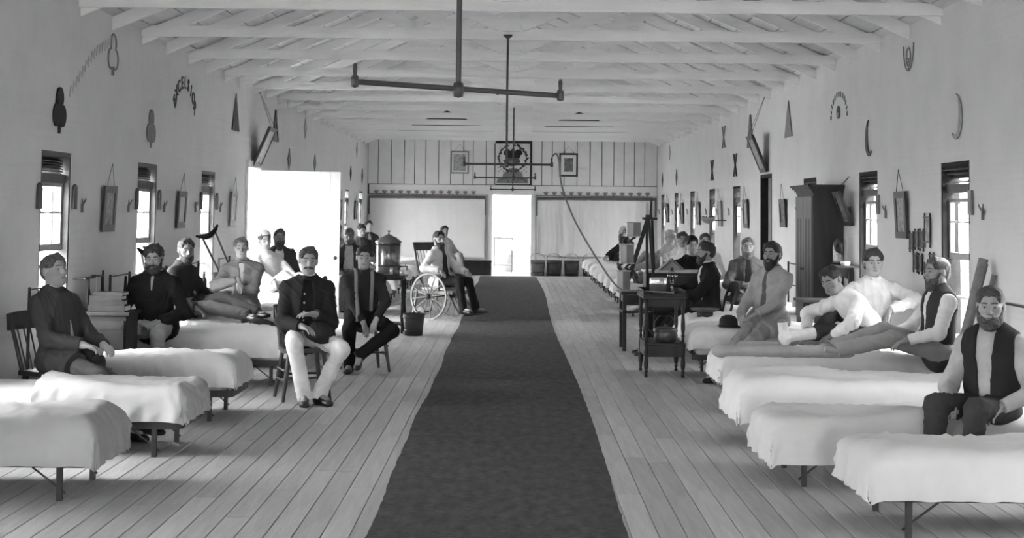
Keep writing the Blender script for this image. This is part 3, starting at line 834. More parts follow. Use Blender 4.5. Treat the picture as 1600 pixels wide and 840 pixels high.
def bed(label, x, y, sg, L, Wd=.74, zt=.45, sheet=0, under=1, xa=.1, drop=.20, seed=1, fine=True, headrail=True, ang=0.0):
    r = thing('hospital_bed', label, 'bed', (x, y, 0), (0 if sg > 0 else PI) + ang, 'iron cots along the two walls')
    zf = .21
    m = MB()
    if fine:
        for s in (-1, 1): one('side_rail', IRON, r, 'bar', (.03, s * (Wd / 2 - .035), zf), (L - .035, s * (Wd / 2 - .035), zf), .03, .05)
        one('foot_rail', IRON, r, 'bar', (L - .035, -Wd / 2 + .05, zf), (L - .035, Wd / 2 - .05, zf), .03, .05)
        for i in range(5): one('slat', IRON, r, 'box', (.2 + i * (L - .4) / 4, 0, zf + .012), (.07, Wd - .08, .014))
        for s in (-1, 1): one('brace', IRON, r, 'cyl', (L - .17, s * (Wd / 2 - .05), .04), (L - .36, s * (Wd / 2 - .03), zf - .02), .006, .006, 6)
    else: one('frame', IRON, r, 'box', (L / 2, 0, zf), (L - .04, Wd - .03, .05))
    for xx in (.12, L - .2):
        for s in (-1, 1): one('leg', IRON, r, 'bar', (xx, s * (Wd / 2 - .04), 0), (xx, s * (Wd / 2 - .03), zf - .024), .034, .03, (1, 0, 0))
    if headrail:
        hb = MB()
        for s in (-1, 1): hb.cyl((.03, s * (Wd / 2 - .02), 0), (.03, s * (Wd / 2 - .02), 1.02), .013, .013, 8)
        for z in (.72, 1.0): hb.cyl((.03, -Wd / 2 + .02, z), (.03, Wd / 2 - .02, z), .007, .007, 6)
        hb.build('head_frame', IRON, r)
    # mattress: soft slab
    G = Field((-.05, -Wd / 2 - .08, zf - .05), (L + .1, Wd / 2 + .08, zt + .1), .038 if fine else .06)
    hh = (zt - zf - .03) / 2; zc = zf + .03 + hh - .018
    sl, g = G.box((-9,) * 3, (9,) * 3)
    qx = np.abs(g[0] - L / 2) - (L / 2 - .06 - .055); qy = np.abs(g[1]) - (Wd / 2 - .06 - .015); qz = np.abs(g[2] - zc) - (hh - .055)
    G.D[sl] = np.sqrt(np.maximum(qx, 0) ** 2 + np.maximum(qy, 0) ** 2 + np.maximum(qz, 0) ** 2) + np.minimum(np.maximum(np.maximum(qx, qy), qz), 0) - .055
    link_mesh('mattress', G.mesh('mattress', .004, seed), MATT if under else SHEET[under], r)
    v, q = drape(L, Wd, zt + .022, xa, drop, seed, fine=fine)
    link_mesh('bedcover', np_mesh('bedcover', v, q), SHEET[sheet], r)
    if under == 2:   # a second, shorter blanket folded over the middle
        v, q = drape(L * .55, Wd + .02, zt + .03, .15, drop * .8, seed + 50)
        link_mesh('blanket', np_mesh('blanket', v, q), SHEET[2], r)
    return r
LBED = [(9.1, -2.34, .43, 3, 'left cot nearest the camera, grey-white cover over a humped mattress'),
        (10.65, -2.17, .45, 2, 'second left cot from the camera, with a folded-back pale cover'),
        (12.4, -2.15, .46, 1, 'third left cot from the camera, its rounded foot before the moustached man'),
        (14.8, -2.05, .48, 0, 'fourth left cot from the camera, with a dark cap lying on its white cover'),
        (16.4, -2.15, .48, 0, 'fifth left cot from the camera, bearing the dark-coated reclining man'),
        (18.1, -2.2, .48, 0, 'sixth left cot from the camera, just behind the man with folded arms'),
        (20.1, -2.35, .55, 0, 'left cot last before the open plank door, under the man in white')]
for i, (y, fx, zt, shn, lb) in enumerate(LBED):
    bed(lb, XL + .03, y, 1, fx - XL - .03, .76, zt, shn, 1, .1 if i != 1 else .62, (.21, .19, .17, .19, .16, .16, .16)[i], 10 + i)
_ord = ('first', 'second', 'third', 'fourth', 'fifth', 'sixth', 'seventh', 'eighth', 'ninth')
for i, y in enumerate((25.3, 27.1, 28.9, 30.7, 32.5, 34.3, 36.1, 37.9)):
    bed('%s white cot beyond the open plank door on the left' % _ord[i], XL + .03, y, 1, 1.75, .74, .47, 0, 1, .1, .16, 30 + i, False, False)
RBED = [(8.35, 1.84, .42, 1, .80, 'right cot nearest the camera, thick pale cover on a dark frame'),
        (9.8, 1.58, .40, 1, .76, 'second right cot from the camera, rumpled grey-white cover'),
        (11.3, 1.60, .46, 0, .76, 'third right cot from the camera, long bright white wrinkled cover'),
        (13.28, 1.73, .47, 0, .84, 'fourth right cot from the camera, with two men sitting on it'),
        (15.85, 1.78, .48, 0, .74, 'fifth right cot from the camera, with a black bowler hat on it'),
        (17.25, 1.86, .48, 0, .74, 'sixth right cot from the camera, with an upturned brimmed hat on it'),
        (18.9, 2.55, .48, 0, .72, 'seventh right cot from the camera, behind the man in black coat'),
        (20.3, 1.9, .48, 0, .72, 'eighth right cot from the camera, under the man in open grey jacket')]
for i, (y, fx, zt, shn, wd, lb) in enumerate(RBED):
    bed(lb, XR - .03, y, -1, XR - .03 - fx, wd, zt, shn, 1, .1, (.20, .24, .25, .19, .16, .17, .17, .17)[i], 50 + i)
for i, y in enumerate((24.9, 26.7, 28.5, 30.3, 32.1, 33.9, 35.7, 37.5)):
    bed('%s white cot beyond the dark doorway on the right' % _ord[i], XR - .03, y, -1, 2.0, .74, .48, 0, 1, .1, .16, 70 + i, False, False)
# rolled grey blankets on the fourth right cot
def roll(label, a, b, r, seed, mat):
    a, b = np.array(a), np.array(b); F = Field(np.minimum(a, b) - .2, np.maximum(a, b) + .2, .016)
    F.cone(a, b, r, r * .95, .02, ((0, 0, 1.), 1.5))
    o = tag(link_mesh('folded_blanket', F.mesh('folded_blanket', .008, seed, 1.2), mat), label, 'blanket', 'grey blankets on the fourth right cot'); return o
GREYB = M('grey_blanket', .30, .95, .12, 6, .4, 150)
roll('long grey folded blanket along the near edge of the two-man cot', (1.75, 12.96, .50), (2.78, 12.93, .50), .085, 3, GREYB)
roll('shorter grey folded blanket under the bandaged leg', (2.0, 13.38, .51), (2.75, 13.36, .51), .07, 4, GREYB)

# ---------------------------------------------------------------- chairs
CHW = M('chair_wood', .028, .42, .4, 10, .15, 40, stretch=(1, 1, .3), spec=.4)
CHL = M('chair_wood_worn', .10, .5, .4, 10, .15, 40, stretch=(1, 1, .3))
def chair(label, x, y, yaw, zs=.45, back='spindle', mat=None, ht=.88, w=.42, group='wooden side chairs'):
    """root under the seat; local +y is the way the sitter faces"""
    mat = mat or CHW
    r = thing('side_chair', label, 'chair', (x, y, 0), yaw, group)
    m = MB()
    sp = [(-w / 2, .18), (-w / 2 + .03, .21), (w / 2 - .03, .21), (w / 2, .18), (w / 2 - .03, -.2), (-w / 2 + .03, -.2)]
    m.prism(sp, (0, 0, zs - .035), (1, 0, 0), (0, 1, 0), .035); m.build('seat', mat, r)
    for sx in (-1, 1):
        for sy, yy in ((1, .16), (-1, -.16)):
            one('leg', mat, r, 'tube', [(sx * (w / 2 - .06), yy, zs - .03), (sx * (w / 2 - .035), yy * 1.15, zs * .5), (sx * (w / 2 - .005), yy * 1.32, 0)], [.017, .021, .014], 8)
    for z, k in ((.17, 1), (.26, 1)):
        for sx in (-1, 1): one('stretcher', mat, r, 'cyl', (sx * (w / 2 - .02), .19, z), (sx * (w / 2 - .02), -.19, z), .010, .010, 6)
    one('stretcher', mat, r, 'cyl', (-w / 2 + .02, .195, .2), (w / 2 - .02, .195, .2), .011, .011, 6)
    one('stretcher', mat, r, 'cyl', (-w / 2 + .02, -.195, .2), (w / 2 - .02, -.195, .2), .011, .011, 6)
    if back:
        for sx in (-1, 1): one('back_post', mat, r, 'tube', [(sx * (w / 2 - .04), -.17, zs - .01), (sx * (w / 2 - .02), -.22, zs + .2), (sx * (w / 2 - .01), -.29, ht)], [.015, .016, .012], 8)
        if back == 'spindle':
            for i in range(5): one('spindle', mat, r, 'cyl', ((i - 2) * .06, -.17, zs - .01), ((i - 2) * .066, -.275, ht - .09), .007, .007, 6)
        else: one('back_slat', mat, r, 'box', (0, -.235, zs + .2), (w - .05, .016, .07), (.25, 0, 0))
        m = MB(); n = 8; v = []
        for i in range(n + 1):
            t = i / n * 2 - 1; yy = -.275 - .03 * (1 - t * t)
            for (dy, z) in ((-.01, ht - .12), (.012, ht - .12), (.004, ht + .015 * (1 - t * t)), (-.02, ht + .015 * (1 - t * t))): v.append((t * (w / 2 + .01), yy + dy, z))
        f = [(i * 4 + k, i * 4 + (k + 1) % 4, i * 4 + 4 + (k + 1) % 4, i * 4 + 4 + k) for i in range(n) for k in range(4)] + [(0, 1, 2, 3), (n * 4 + 3, n * 4 + 2, n * 4 + 1, n * 4)]
        m.add(v, f); m.build('top_rail', mat, r)
    return r

# ---------------------------------------------------------------- right group: washstand, tables, model tower
DK = M('dark_polished_wood', .016, .5, .4, 6, .1, 40, stretch=(1, 1, .2), spec=.25)
TIN = M('tin_plate', .5, .32, .12, 7, .05, 30, metal=.9)
BRASS = M('lacquered_urn_metal', .17, .25, .2, 8, .03, 30, metal=.85)
r = thing('washstand', 'small dark washstand with turned legs and a low shelf beside the aisle', 'washstand', (1.53, 15.9, 0))
for sx in (-1, 1):
    for sy in (-1, 1):
        m = MB(); turned(m, sx * .185, sy * .33, 0, .34, .023); turned(m, sx * .185, sy * .33, .34, .82, .021); m.build('leg', DK, r)
one('shelf', DK, r, 'box', (0, 0, .33), (.40, .70, .03), None, .006)
one('apron', DK, r, 'box', (0, -.33, .26), (.35, .02, .11)); one('apron', DK, r, 'box', (-.185, 0, .26), (.02, .62, .11))
one('top', DK, r, 'box', (0, 0, .80), (.44, .74, .035), None, .006)
one('top_apron', DK, r, 'box', (0, -.33, .745), (.34, .02, .075))
for (c, d) in (((-.21, 0, .845), (.012, .7, .05)), ((.21, 0, .845), (.012, .7, .05)), ((0, .36, .845), (.41, .012, .05))): one('gallery_rail', DK, r, 'box', c, d)
r = thing('kettle', 'low dark lidded kettle on the washstand shelf', 'kettle', (1.55, 15.72, .345))
one('pot', M('kettle_iron', .06, .35, .3, 8, metal=.5), r, 'lathe', [(.001, 0), (.105, 0), (.115, .02), (.118, .10), (.11, .115), (.001, .115)], (0, 0, 0), 24)
one('lid', M('kettle_lid', .12, .35, .2, 8, metal=.6), r, 'lathe', [(.122, .115), (.12, .128), (.085, .145), (.03, .152), (.012, .155), (.014, .175), (.001, .18)], (0, 0, 0), 24)
one('handle', IRON, r, 'tube', [(-.11, 0, .11), (-.105, 0, .2), (-.06, 0, .26), (.06, 0, .26), (.105, 0, .2), (.11, 0, .11)], .005, 6)
one('spout', IRON, r, 'cyl', (-.1, 0, .07), (-.17, -.02, .12), .018, .01, 8)
r = thing('tin_canister', 'shiny round tin canister standing on the washstand top', 'canister', (1.50, 15.95, .818))
one('can', TIN, r, 'lathe', [(.001, 0), (.09, 0), (.09, .10), (.092, .105), (.092, .112), (.09, .118), (.09, .155), (.092, .16), (.086, .162), (.084, .12), (.001, .118)], (0, 0, 0), 28)
one('band', M('canister_band', .06, .4, metal=.6), r, 'lathe', [(.0905, .02), (.0925, .02), (.0925, .03), (.0905, .03)], (0, 0, 0), 28)
r = thing('table_lamp', 'small glass gas lamp with round shade on the washstand', 'lamp', (1.66, 16.12, .818))
one('base', BRASS, r, 'lathe', [(.001, 0), (.05, 0), (.05, .01), (.015, .03), (.012, .09), (.02, .1), (.012, .11), (.001, .11)], (0, 0, 0), 16)
one('globe', glass_mat('lamp_glass', .82, .1), r, 'lathe', [(.025, .12), (.045, .14), (.06, .175), (.05, .21), (.03, .225)], (0, 0, 0), 18)
one('burner', BRASS, r, 'lathe', [(.001, .1), (.02, .11), (.02, .14), (.008, .15), (.008, .17), (.001, .17)], (0, 0, 0), 12)
one('chimney_cap', IRON, r, 'lathe', [(.03, .225), (.012, .235), (.018, .255), (.001, .265)], (0, 0, 0), 12)
# side table carrying the model tower
def plain_table(name, label, cat, x, y, w, dpt, h, mat, shelf=None, lw=.045, rail=False):
    r = thing(name, label, cat, (x, y, 0))
    one('top', mat, r, 'box', (0, 0, h - .015), (w, dpt, .03), None, .005)
    for sx in (-1, 1):
        for sy in (-1, 1): one('leg', mat, r, 'box', (sx * (w / 2 - lw), sy * (dpt / 2 - lw), (h - .03) / 2), (lw, lw, h - .03))
    one('apron', mat, r, 'box', (0, -dpt / 2 + lw, h - .08), (w - 3 * lw, .02, .09)); one('apron', mat, r, 'box', (-w / 2 + lw, 0, h - .08), (.02, dpt - 3 * lw, .09))
    if shelf: one('shelf', mat, r, 'box', (0, 0, shelf), (w - lw, dpt - lw, .025))
    return r
plain_table('side_table', 'plain dark table by the aisle carrying a stepped wooden model', 'table', 1.52, 18.75, .46, .62, .70, DK, .46)
r = thing('cup_saucer', 'white china piece on the lower shelf of the dark side table', 'crockery', (1.42, 18.55, .4725))
one('bowl', M('china', .75, .3), r, 'lathe', [(.001, 0), (.05, 0), (.055, .02), (.085, .065), (.08, .065), (.05, .02), (.001, .015)], (0, 0, 0), 16)
# the model: an upright frame with three bracketed boxes climbing a slanting strut
WDM = M('model_wood', .16, .5, .35, 9, .2, 50, stretch=(1, 1, .3)); WDP = M('model_wood_pale', .42, .5, .2, 9, .1, 50, stretch=(1, 1, .2))
r = thing('wooden_model', 'wooden model tower with three bracketed boxes stepping up a strut', 'model', (1.52, 18.75, .70))
one('strut', DK, r, 'bar', (-.16, .0, .01), (.115, .02, .88), .035, .05, (1, 0, 0))
for i, (a, b) in enumerate((((.19, -.1, .0), (.125, 0, .86)), ((.215, .16, 0), (.165, .02, .86)), ((.12, .10, .0), (.10, .02, .86)))): one('upright', DK, r, 'bar', a, b, .032, .032, (1, 0, 0))
one('top_plate', DK, r, 'box', (.135, .01, .88), (.17, .2, .03)); one('cap', DK, r, 'box', (.125, .01, .91), (.08, .09, .03))
one('mast', DK, r, 'cyl', (.15, .02, .92), (.158, .02, 1.13), .018, .012, 10); one('pinnacle', WDP, r, 'lathe', [(.001, .92), (.02, .92), (.018, 1.05), (.001, 1.09)], (.105, .0, 0), 10)
for (bx, z0, z1, w) in ((-.205, .005, .24, .15), (-.165, .34, .56, .16), (-.085, .665, .83, .16)):
    b = one('box', WDM, r, 'box', (bx + .025, 0, (z0 + z1) / 2), (w, .15, z1 - z0))
    one('front_panel', WDP, b, 'box', (bx - .02, -.078, (z0 + z1) / 2), (w * .45, .008, z1 - z0 - .01))
    one('side_panel', WDP, b, 'box', (bx + .025 - w / 2 - .003, 0, (z0 + z1) / 2), (.006, .14, z1 - z0 - .01))
    one('lid', WDP, b, 'box', (bx + .02, 0, z1 + .004), (w + .03, .17, .01)); one('foot_board', WDP, b, 'box', (bx + .02, 0, z0 - .004), (w + .02, .17, .01))
for (x0, x1, z0, z1) in ((-.235, -.215, .25, .335), (-.145, -.12, .25, .335), (-.175, -.15, .57, .66), (-.09, -.06, .57, .66)):
    one('scroll_bracket', DK, r, 'tube', [(x0 + .03, 0, z0), (x0 - .012, 0, z0 + (z1 - z0) * .4), (x1, 0, z0 + (z1 - z0) * .8), (x1 + .02, 0, z1)], [.02, .016, .016, .022], 8)
# writing desk with its sloping dark front
r = thing('writing_desk', 'dark box-like desk with pale top before the man in black coat', 'desk', (1.98, 19.05, 0))
one('carcase', DK, r, 'box', (0, 0, .58), (.72, .42, .68), None, .008); one('top', M('desk_top', .45, .4, .1), r, 'box', (0, 0, .935), (.76, .46, .025))
for sx in (-1, 1):
    for sy in (-1, 1): one('leg', DK, r, 'box', (sx * .33, sy * .18, .12), (.05, .05, .24))
one('drawer', DK, r, 'box', (0, -.216, .8), (.62, .02, .16)); one('drawer', DK, r, 'box', (0, -.216, .6), (.62, .02, .16))
r = thing('open_book', 'large book standing open like a tent on the desk', 'book', (1.95, 19.05, .9475))
for s in (-1, 1): one('cover', M('book_cover', .22, .8, .3, 12), r, 'prism', [(s * .165, 0), (s * .15, 0), (0, .135), (0, .15)][::s], (0, .12, 0), (1, 0, 0), (0, 0, 1), .24)
one('pages', M('book_edge', .25), r, 'prism', [(-.13, 0), (.13, 0), (0, .118)], (0, .11, 0), (1, 0, 0), (0, 0, 1), .22)
o = MB().lathe([(.001, 0), (.022, 0), (.024, .01), (.016, .02), (.015, .15), (.004, .16), (.001, .165)], (0, 0, 0), 12).build('candle', M('candle_wax', .7, .5)); o.location = (1.84, 19.2, .9475); tag(o, 'short white candle standing behind the open book', 'candle')

# ---------------------------------------------------------------- wardrobe, bedside cabinet, wall shelf and glass dome
CABW = M('cabinet_wood', .022, .65, .35, 4, .15, 30, stretch=(2, 2, .3), spec=.4); CABL = M('cabinet_front', .06, .5, .3, 5, .15, 30, stretch=(2, 2, .3))
r = thing('wardrobe', 'tall dark wooden wardrobe with moulded cornice against the right wall', 'wardrobe', (XR - .176, 17.93, 0))
one('carcase', CABW, r, 'box', (0, 0, .98), (.34, 1.0, 1.88), None, .006)
m = MB()
for (z, e) in ((1.90, .012), (1.925, .03), (1.95, .055), (1.975, .075)): m.box((-e / 2, 0, z), (.34 + e, 1.0 + 2 * e, .026))
m.build('cornice', CABW, r)
for s in (-1, 1):
    d = one('door', CABL, r, 'box', (-.181, s * .245, 1.0), (.024, .48, 1.72), None, .004)
    for k in (-1, 1): one('panel_groove', GAPM, d, 'box', (-.1935, s * .245 + k * .09, 1.05), (.004, .055, 1.1))
    one('door_handle', BRASS, d, 'lathe', [(.001, .03), (.014, .026), (.008, .01), (.006, 0)], (-.193, s * .04, 1.02), 10, (-1, 0, 0))
one('plinth', CABW, r, 'box', (-.01, 0, .04), (.36, 1.02, .08))
def bedside(label, x, y, CABW=CABW, CABL=CABL):
    r = thing('bedside_cabinet', label, 'cabinet', (x, y, 0))
    one('carcase', CABW, r, 'box', (0, 0, .37), (.42, .40, .70), None, .005); one('top', CABL, r, 'box', (0, 0, .735), (.48, .46, .03), None, .006)
    d = one('door', CABW, r, 'box', (.02, -.208, .40), (.34, .018, .56)); one('latch', TIN, d, 'box', (-.12, -.221, .52), (.03, .012, .06))
    for z in (.16, .62): one('door_batten', CABL, d, 'box', (.02, -.2195, z), (.3, .006, .03))
    return r
bedside('low dark bedside cabinet with a bright latch in front of the wardrobe', 3.28, 16.53)
bedside('low dark bedside cabinet holding bottles at the left wall', -3.58, 17.22)
bedside('low dark bedside cabinet under a stack of dark books', -3.52, 13.45, DARKW, DARKW)
random.seed(9)
for i, (w, d, h) in enumerate(((.32, .22, .05), (.30, .2, .045), (.28, .2, .04), (.26, .18, .03))):
    z = .752 + (0, .05, .095, .135)[i]
    r = thing('book', 'dark book, %s of the stack on the left bedside cabinet' % ('lowest', 'second from the bottom', 'second from the top', 'topmost')[i], 'book', (-3.5 + random.uniform(-.015, .015), 13.42, z), random.uniform(-.1, .1), 'stacked books on the bedside cabinet')
    one('pages', M('book_pages', .6), r, 'box', (0, .004, h / 2), (w - .02, d - .015, h - .012)); m = MB(); m.box((0, 0, .003), (w, d, .006)); m.box((0, 0, h - .003), (w, d, .006)); m.box((0, -d / 2 + .003, h / 2), (w, .006, h - .012)); m.build('cover', DARKW, r)
r = thing('wall_shelf', 'small bracketed wall shelf between wardrobe and window', 'shelf', (XR - .005, 16.95, 1.09))
one('board', CABL, r, 'prism', [(0, -.3), (-.2, -.24), (-.24, 0), (-.2, .24), (0, .3)], (0, 0, -.012), (1, 0, 0), (0, 1, 0), .024)
m = MB(); m.prism([(0, 0), (-.19, 0), (-.15, -.08), (-.05, -.14), (-.02, -.30), (0, -.32)], (0, .012, -.012), (1, 0, 0), (0, 0, 1), .024); m.build('bracket', CABL, r)
r = thing('glass_dome', 'glass dome over dried leafy twigs on the wall shelf', 'glass dome', (XR - .12, 17.08, 1.102))
one('dome', glass_mat('dome_glass', .93, .03), r, 'lathe', [(.085, .02), (.085, .20), (.078, .24), (.055, .275), (.02, .29), (.001, .292)], (0, 0, 0), 24)
one('base', DARKW, r, 'lathe', [(.001, 0), (.095, 0), (.095, .012), (.088, .02), (.001, .02)], (0, 0, 0), 24)
random.seed(2)
for i in range(5):
    a = i * 1.3; p = [(0, 0, .02), (.02 * math.cos(a), .02 * math.sin(a), .1), (.045 * math.cos(a), .045 * math.sin(a), .17 + .015 * i)]
    t = one('twig', DARKW, r, 'tube', p, .003, 5)
    for k in range(4):
        q = Vector(p[1]).lerp(Vector(p[2]), k / 3); one('leaf', DARKW, t, 'prism', [(0, 0), (.012, .009), (.028, 0), (.012, -.009)], q, (math.cos(a + k), math.sin(a + k), .3), (0, .3, 1), .002)
for i, (yy, w) in enumerate(((16.83, .11), (16.76, .08))):
    r = thing('dish', ('white round dish beside the glass dome', 'small white dish at the near end of the wall shelf')[i], 'dish', (XR - .12 - .01 * i, yy - i * .06, 1.102))
    one('bowl', M('china', .75, .3), r, 'lathe', [(.001, 0), (w * .35, 0), (w * .45, .02), (w * .5, .04), (w * .47, .04), (w * .3, .012), (.001, .01)], (0, 0, 0), 16)

# ---------------------------------------------------------------- urn on its table, bucket
r = thing('urn_table', 'dark table with turned legs under the big metal urn', 'table', (-1.70, 20.95, 0))
one('top', DK, r, 'box', (0, 0, .755), (.50, .50, .035), None, .006); one('rim', DK, r, 'box', (0, 0, .725), (.44, .44, .03))
for sx in (-1, 1):
    for sy in (-1, 1): m = MB(); turned(m, sx * .21, sy * .2, 0, .712, .026); m.build('leg', DK, r)
one('shelf', DK, r, 'box', (0, 0, .12), (.4, .38, .025))
r = thing('water_urn', 'large cylindrical metal water urn with domed lid and tap', 'urn', (-1.70, 20.95, .7725))
one('body', BRASS, r, 'lathe', [(.001, 0), (.22, 0), (.22, .015), (.19, .035), (.165, .06), (.163, .42), (.166, .425), (.166, .435), (.001, .437)], (0, 0, 0), 40)
for z in (.12, .40): one('band', DARKW, r, 'lathe', [(.164, z), (.168, z), (.168, z + .01), (.164, z + .01)], (0, 0, 0), 36)
l = one('lid', M('urn_lid', .14, .35, .2, 8, metal=.7), r, 'lathe', [(.180, .437), (.182, .447), (.15, .475), (.12, .49), (.115, .505), (.07, .52), (.03, .545), (.012, .55), (.010, .575), (.022, .585), (.026, .6), (.001, .6)], (0, 0, 0), 36)
t = MB(); t.cyl((.16, 0, .115), (.27, -.01, .115), .012, .010, 10); t.cyl((.255, -.01, .115), (.255, -.01, .06), .010, .008, 10); t.cyl((.235, -.01, .12), (.235, -.01, .15), .006, .006, 8); t.build('tap', BRASS, r)
one('cup_holder', TIN, r, 'lathe', [(.001, 0), (.022, 0), (.022, .085), (.001, .085)], (.06, -.205, .016), 14)
o = MB().lathe([(.001, 0), (.03, 0), (.035, .07), (.03, .07), (.026, .008), (.001, .008)], (0, 0, 0), 14).build('tin_cup', TIN); o.location = (-1.50, 20.78, .7725); tag(o, 'small tin cup beside the water urn', 'cup')
def bucket(label, x, y, r0, r1, h, mat, group, up=True):
    r = thing('bucket', label, 'bucket', (x, y, 0), 0, group)
    one('pail', mat, r, 'lathe', [(.001, 0), (r0, 0), (r1, h), (r1 - .012, h), (r0 - .01, .015), (.001, .015)], (0, 0, 0), 24)
    for z in (.2, .8): rr = r0 + (r1 - r0) * z; one('hoop', IRON, r, 'lathe', [(rr, z * h), (rr + .005, z * h), (rr + .005, z * h + .025), (rr, z * h + .025)], (0, 0, 0), 24)
    s = 1 if up else -.2
    one('bail', IRON, r, 'tube', [((r1 + .003) * math.cos(a), .0 if up else -.01, h - .02 + s * r1 * math.sin(a)) for a in np.linspace(0, PI, 11)], .004, 6)
    return r
PAIL = M('dark_pail', .03, .6, .3, 8, .2, 30, spec=.3)
bucket('dark wooden bucket on the floor under the urn table edge', -1.31, 20.45, .115, .145, .29, PAIL, 'pails in the ward', False)
for i, x in enumerate((.62, 1.05, 1.5, 1.97)):
    bucket(('grey pail right beside the far doorway', 'second dark pail from the far doorway', 'third dark pail from the far doorway, bail raised', 'pail farthest from the doorway below the sheet')[i], x, 39.75, .17, .2, .40, M('pail_grey', .10) if i == 0 else PAIL, 'pails in the ward')
for i, (x, a) in enumerate(((-1.15, 0.), (-2.5, 0.))):
    r = thing('bench', ('low dark bench at the far wall nearest the door', 'low dark bench at the far wall toward the left corner')[i], 'bench', (x, 39.7, 0))
    one('seat', DARKW, r, 'box', (0, 0, .36), (1.2, .3, .04)); one('front_board', DARKW, r, 'box', (0, -.12, .17), (1.16, .03, .34)); one('front_board', DARKW, r, 'box', (0, .12, .17), (1.16, .03, .34))

# ---------------------------------------------------------------- wheelchair
WCW = M('wheel_wood', .13, .5, .2, 10, .1, 40); CANE = M('cane_seat', .3, .8, .2, 30, .3, 80)
r = thing('wheelchair', 'wooden wheelchair with big spoked wheels beside the carpet', 'wheelchair', (-1.10, 23.55, 0), RAD(-127))
def wheel(x):
    w = bpy.data.objects.new('wheel', None)
    R_ = .355
    m = MB(); n = 36; v = []; f = []
    for i in range(n):
        a = 2 * PI * i / n
        for (rr, dx) in ((R_, -.012), (R_, .012), (R_ - .028, .012), (R_ - .028, -.012)): v.append((x + dx, rr * math.cos(a), R_ + rr * math.sin(a)))
    for i in range(n):
        for k in range(4): f.append((i * 4 + k, i * 4 + (k + 1) % 4, ((i + 1) % n) * 4 + (k + 1) % 4, ((i + 1) % n) * 4 + k))
    m.add(v, f, False); w = m.build('wheel', WCW, r)
    one('hub', DK, w, 'lathe', [(.001, -.05), (.025, -.05), (.045, -.03), (.045, .03), (.025, .05), (.001, .05)], (x, 0, R_), 14, (1, 0, 0))
    for i in range(12):
        a = 2 * PI * i / 12 + .13; one('spoke', WCW, w, 'cyl', (x, .04 * math.cos(a), R_ + .04 * math.sin(a)), (x, (R_ - .02) * math.cos(a), R_ + (R_ - .02) * math.sin(a)), .010, .008, 6)
wheel(-.29); wheel(.29)
one('axle', DK, r, 'cyl', (-.31, 0, .355), (.31, 0, .355), .014, .014, 8)
one('seat', CANE, r, 'box', (0, .05, .47), (.48, .48, .035), None, .008)
for s in (-1, 1):
    one('frame_rail', WCW, r, 'bar', (s * .23, -.25, .42), (s * .23, .42, .42), .03, .045); one('back_post', DK, r, 'tube', [(s * .22, -.17, .42), (s * .225, -.27, .75), (s * .23, -.36, 1.15)], [.018, .018, .014], 8)
    one('arm_rest', DK, r, 'bar', (s * .24, -.24, .68), (s * .24, .2, .67), .05, .025); one('arm_post', DK, r, 'cyl', (s * .24, .16, .44), (s * .24, .16, .66), .013, .013, 8)
    one('caster_post', WCW, r, 'bar', (s * .2, -.38, .1), (s * .2, -.3, .43), .03, .03)
    one('foot_bar', DK, r, 'bar', (s * .17, .26, .42), (s * .17, .50, .10), .025, .025)
one('caster', WCW, r, 'lathe', [(.001, -.015), (.085, -.015), (.09, 0), (.085, .015), (.001, .015)], (0, -.40, .09), 18, (1, 0, 0))
one('caster_axle', DK, r, 'cyl', (-.2, -.40, .09), (.2, -.40, .09), .010, .010, 6)
one('footboard', DK, r, 'box', (0, .52, .085), (.44, .22, .02), (.12, 0, 0))
for i in range(6): one('spindle', WCW, r, 'cyl', ((i - 2.5) * .07, -.19, .48), ((i - 2.5) * .076, -.335, 1.06), .008, .008, 6)
one('top_rail', DK, r, 'box', (0, -.35, 1.10), (.50, .022, .13), (.27, 0, 0), .006)

# ---------------------------------------------------------------- hats on the beds
r = thing('bowler_hat', 'black round bowler hat lying on the fifth right cot', 'hat', (2.18, 15.62, .498))
BLK = M('black_felt', .012, .75, .3, 20, .2, 120)
one('crown', BLK, r, 'lathe', [(.093, .012), (.095, .05), (.09, .085), (.07, .115), (.035, .13), (.001, .133)], (0, 0, 0), 28)
m = MB(); v = []; f = []; n = 28
for i in range(n):
    a = 2 * PI * i / n; up_ = .012 * abs(math.sin(a))
    for (rr, z) in ((.09, .012), (.128, .004 + up_ * 1.2), (.134, .009 + up_ * 1.6), (.126, .010 + up_ * 1.4), (.092, .018)): v.append((rr * 1.0 * math.cos(a), rr * .9 * math.sin(a), z))
for i in range(n):
    for k in range(5): f.append((i * 5 + k, i * 5 + (k + 1) % 5, ((i + 1) % n) * 5 + (k + 1) % 5, ((i + 1) % n) * 5 + k))
m.add(v, f, True); m.build('brim', BLK, r); one('band', DARKW, r, 'lathe', [(.0945, .016), (.0965, .016), (.0965, .036), (.0955, .036)], (0, 0, 0), 28)
r = thing('brimmed_hat', 'dark hat lying upside down, brim up, on the sixth right cot', 'hat', (2.12, 17.05, .495))
FELT = M('dark_felt', .03, .8, .3, 15, .2, 100)
one('crown', FELT, r, 'lathe', [(.001, .0), (.07, 0), (.088, .02), (.092, .075), (.088, .075), (.083, .02), (.001, .01)], (0, 0, 0), 24)
one('brim', M('felt_brim', .10, .8, .2), r, 'lathe', [(.091, .072), (.13, .082), (.16, .102), (.165, .105), (.158, .11), (.125, .09), (.088, .08)], (0, 0, 0), 28)
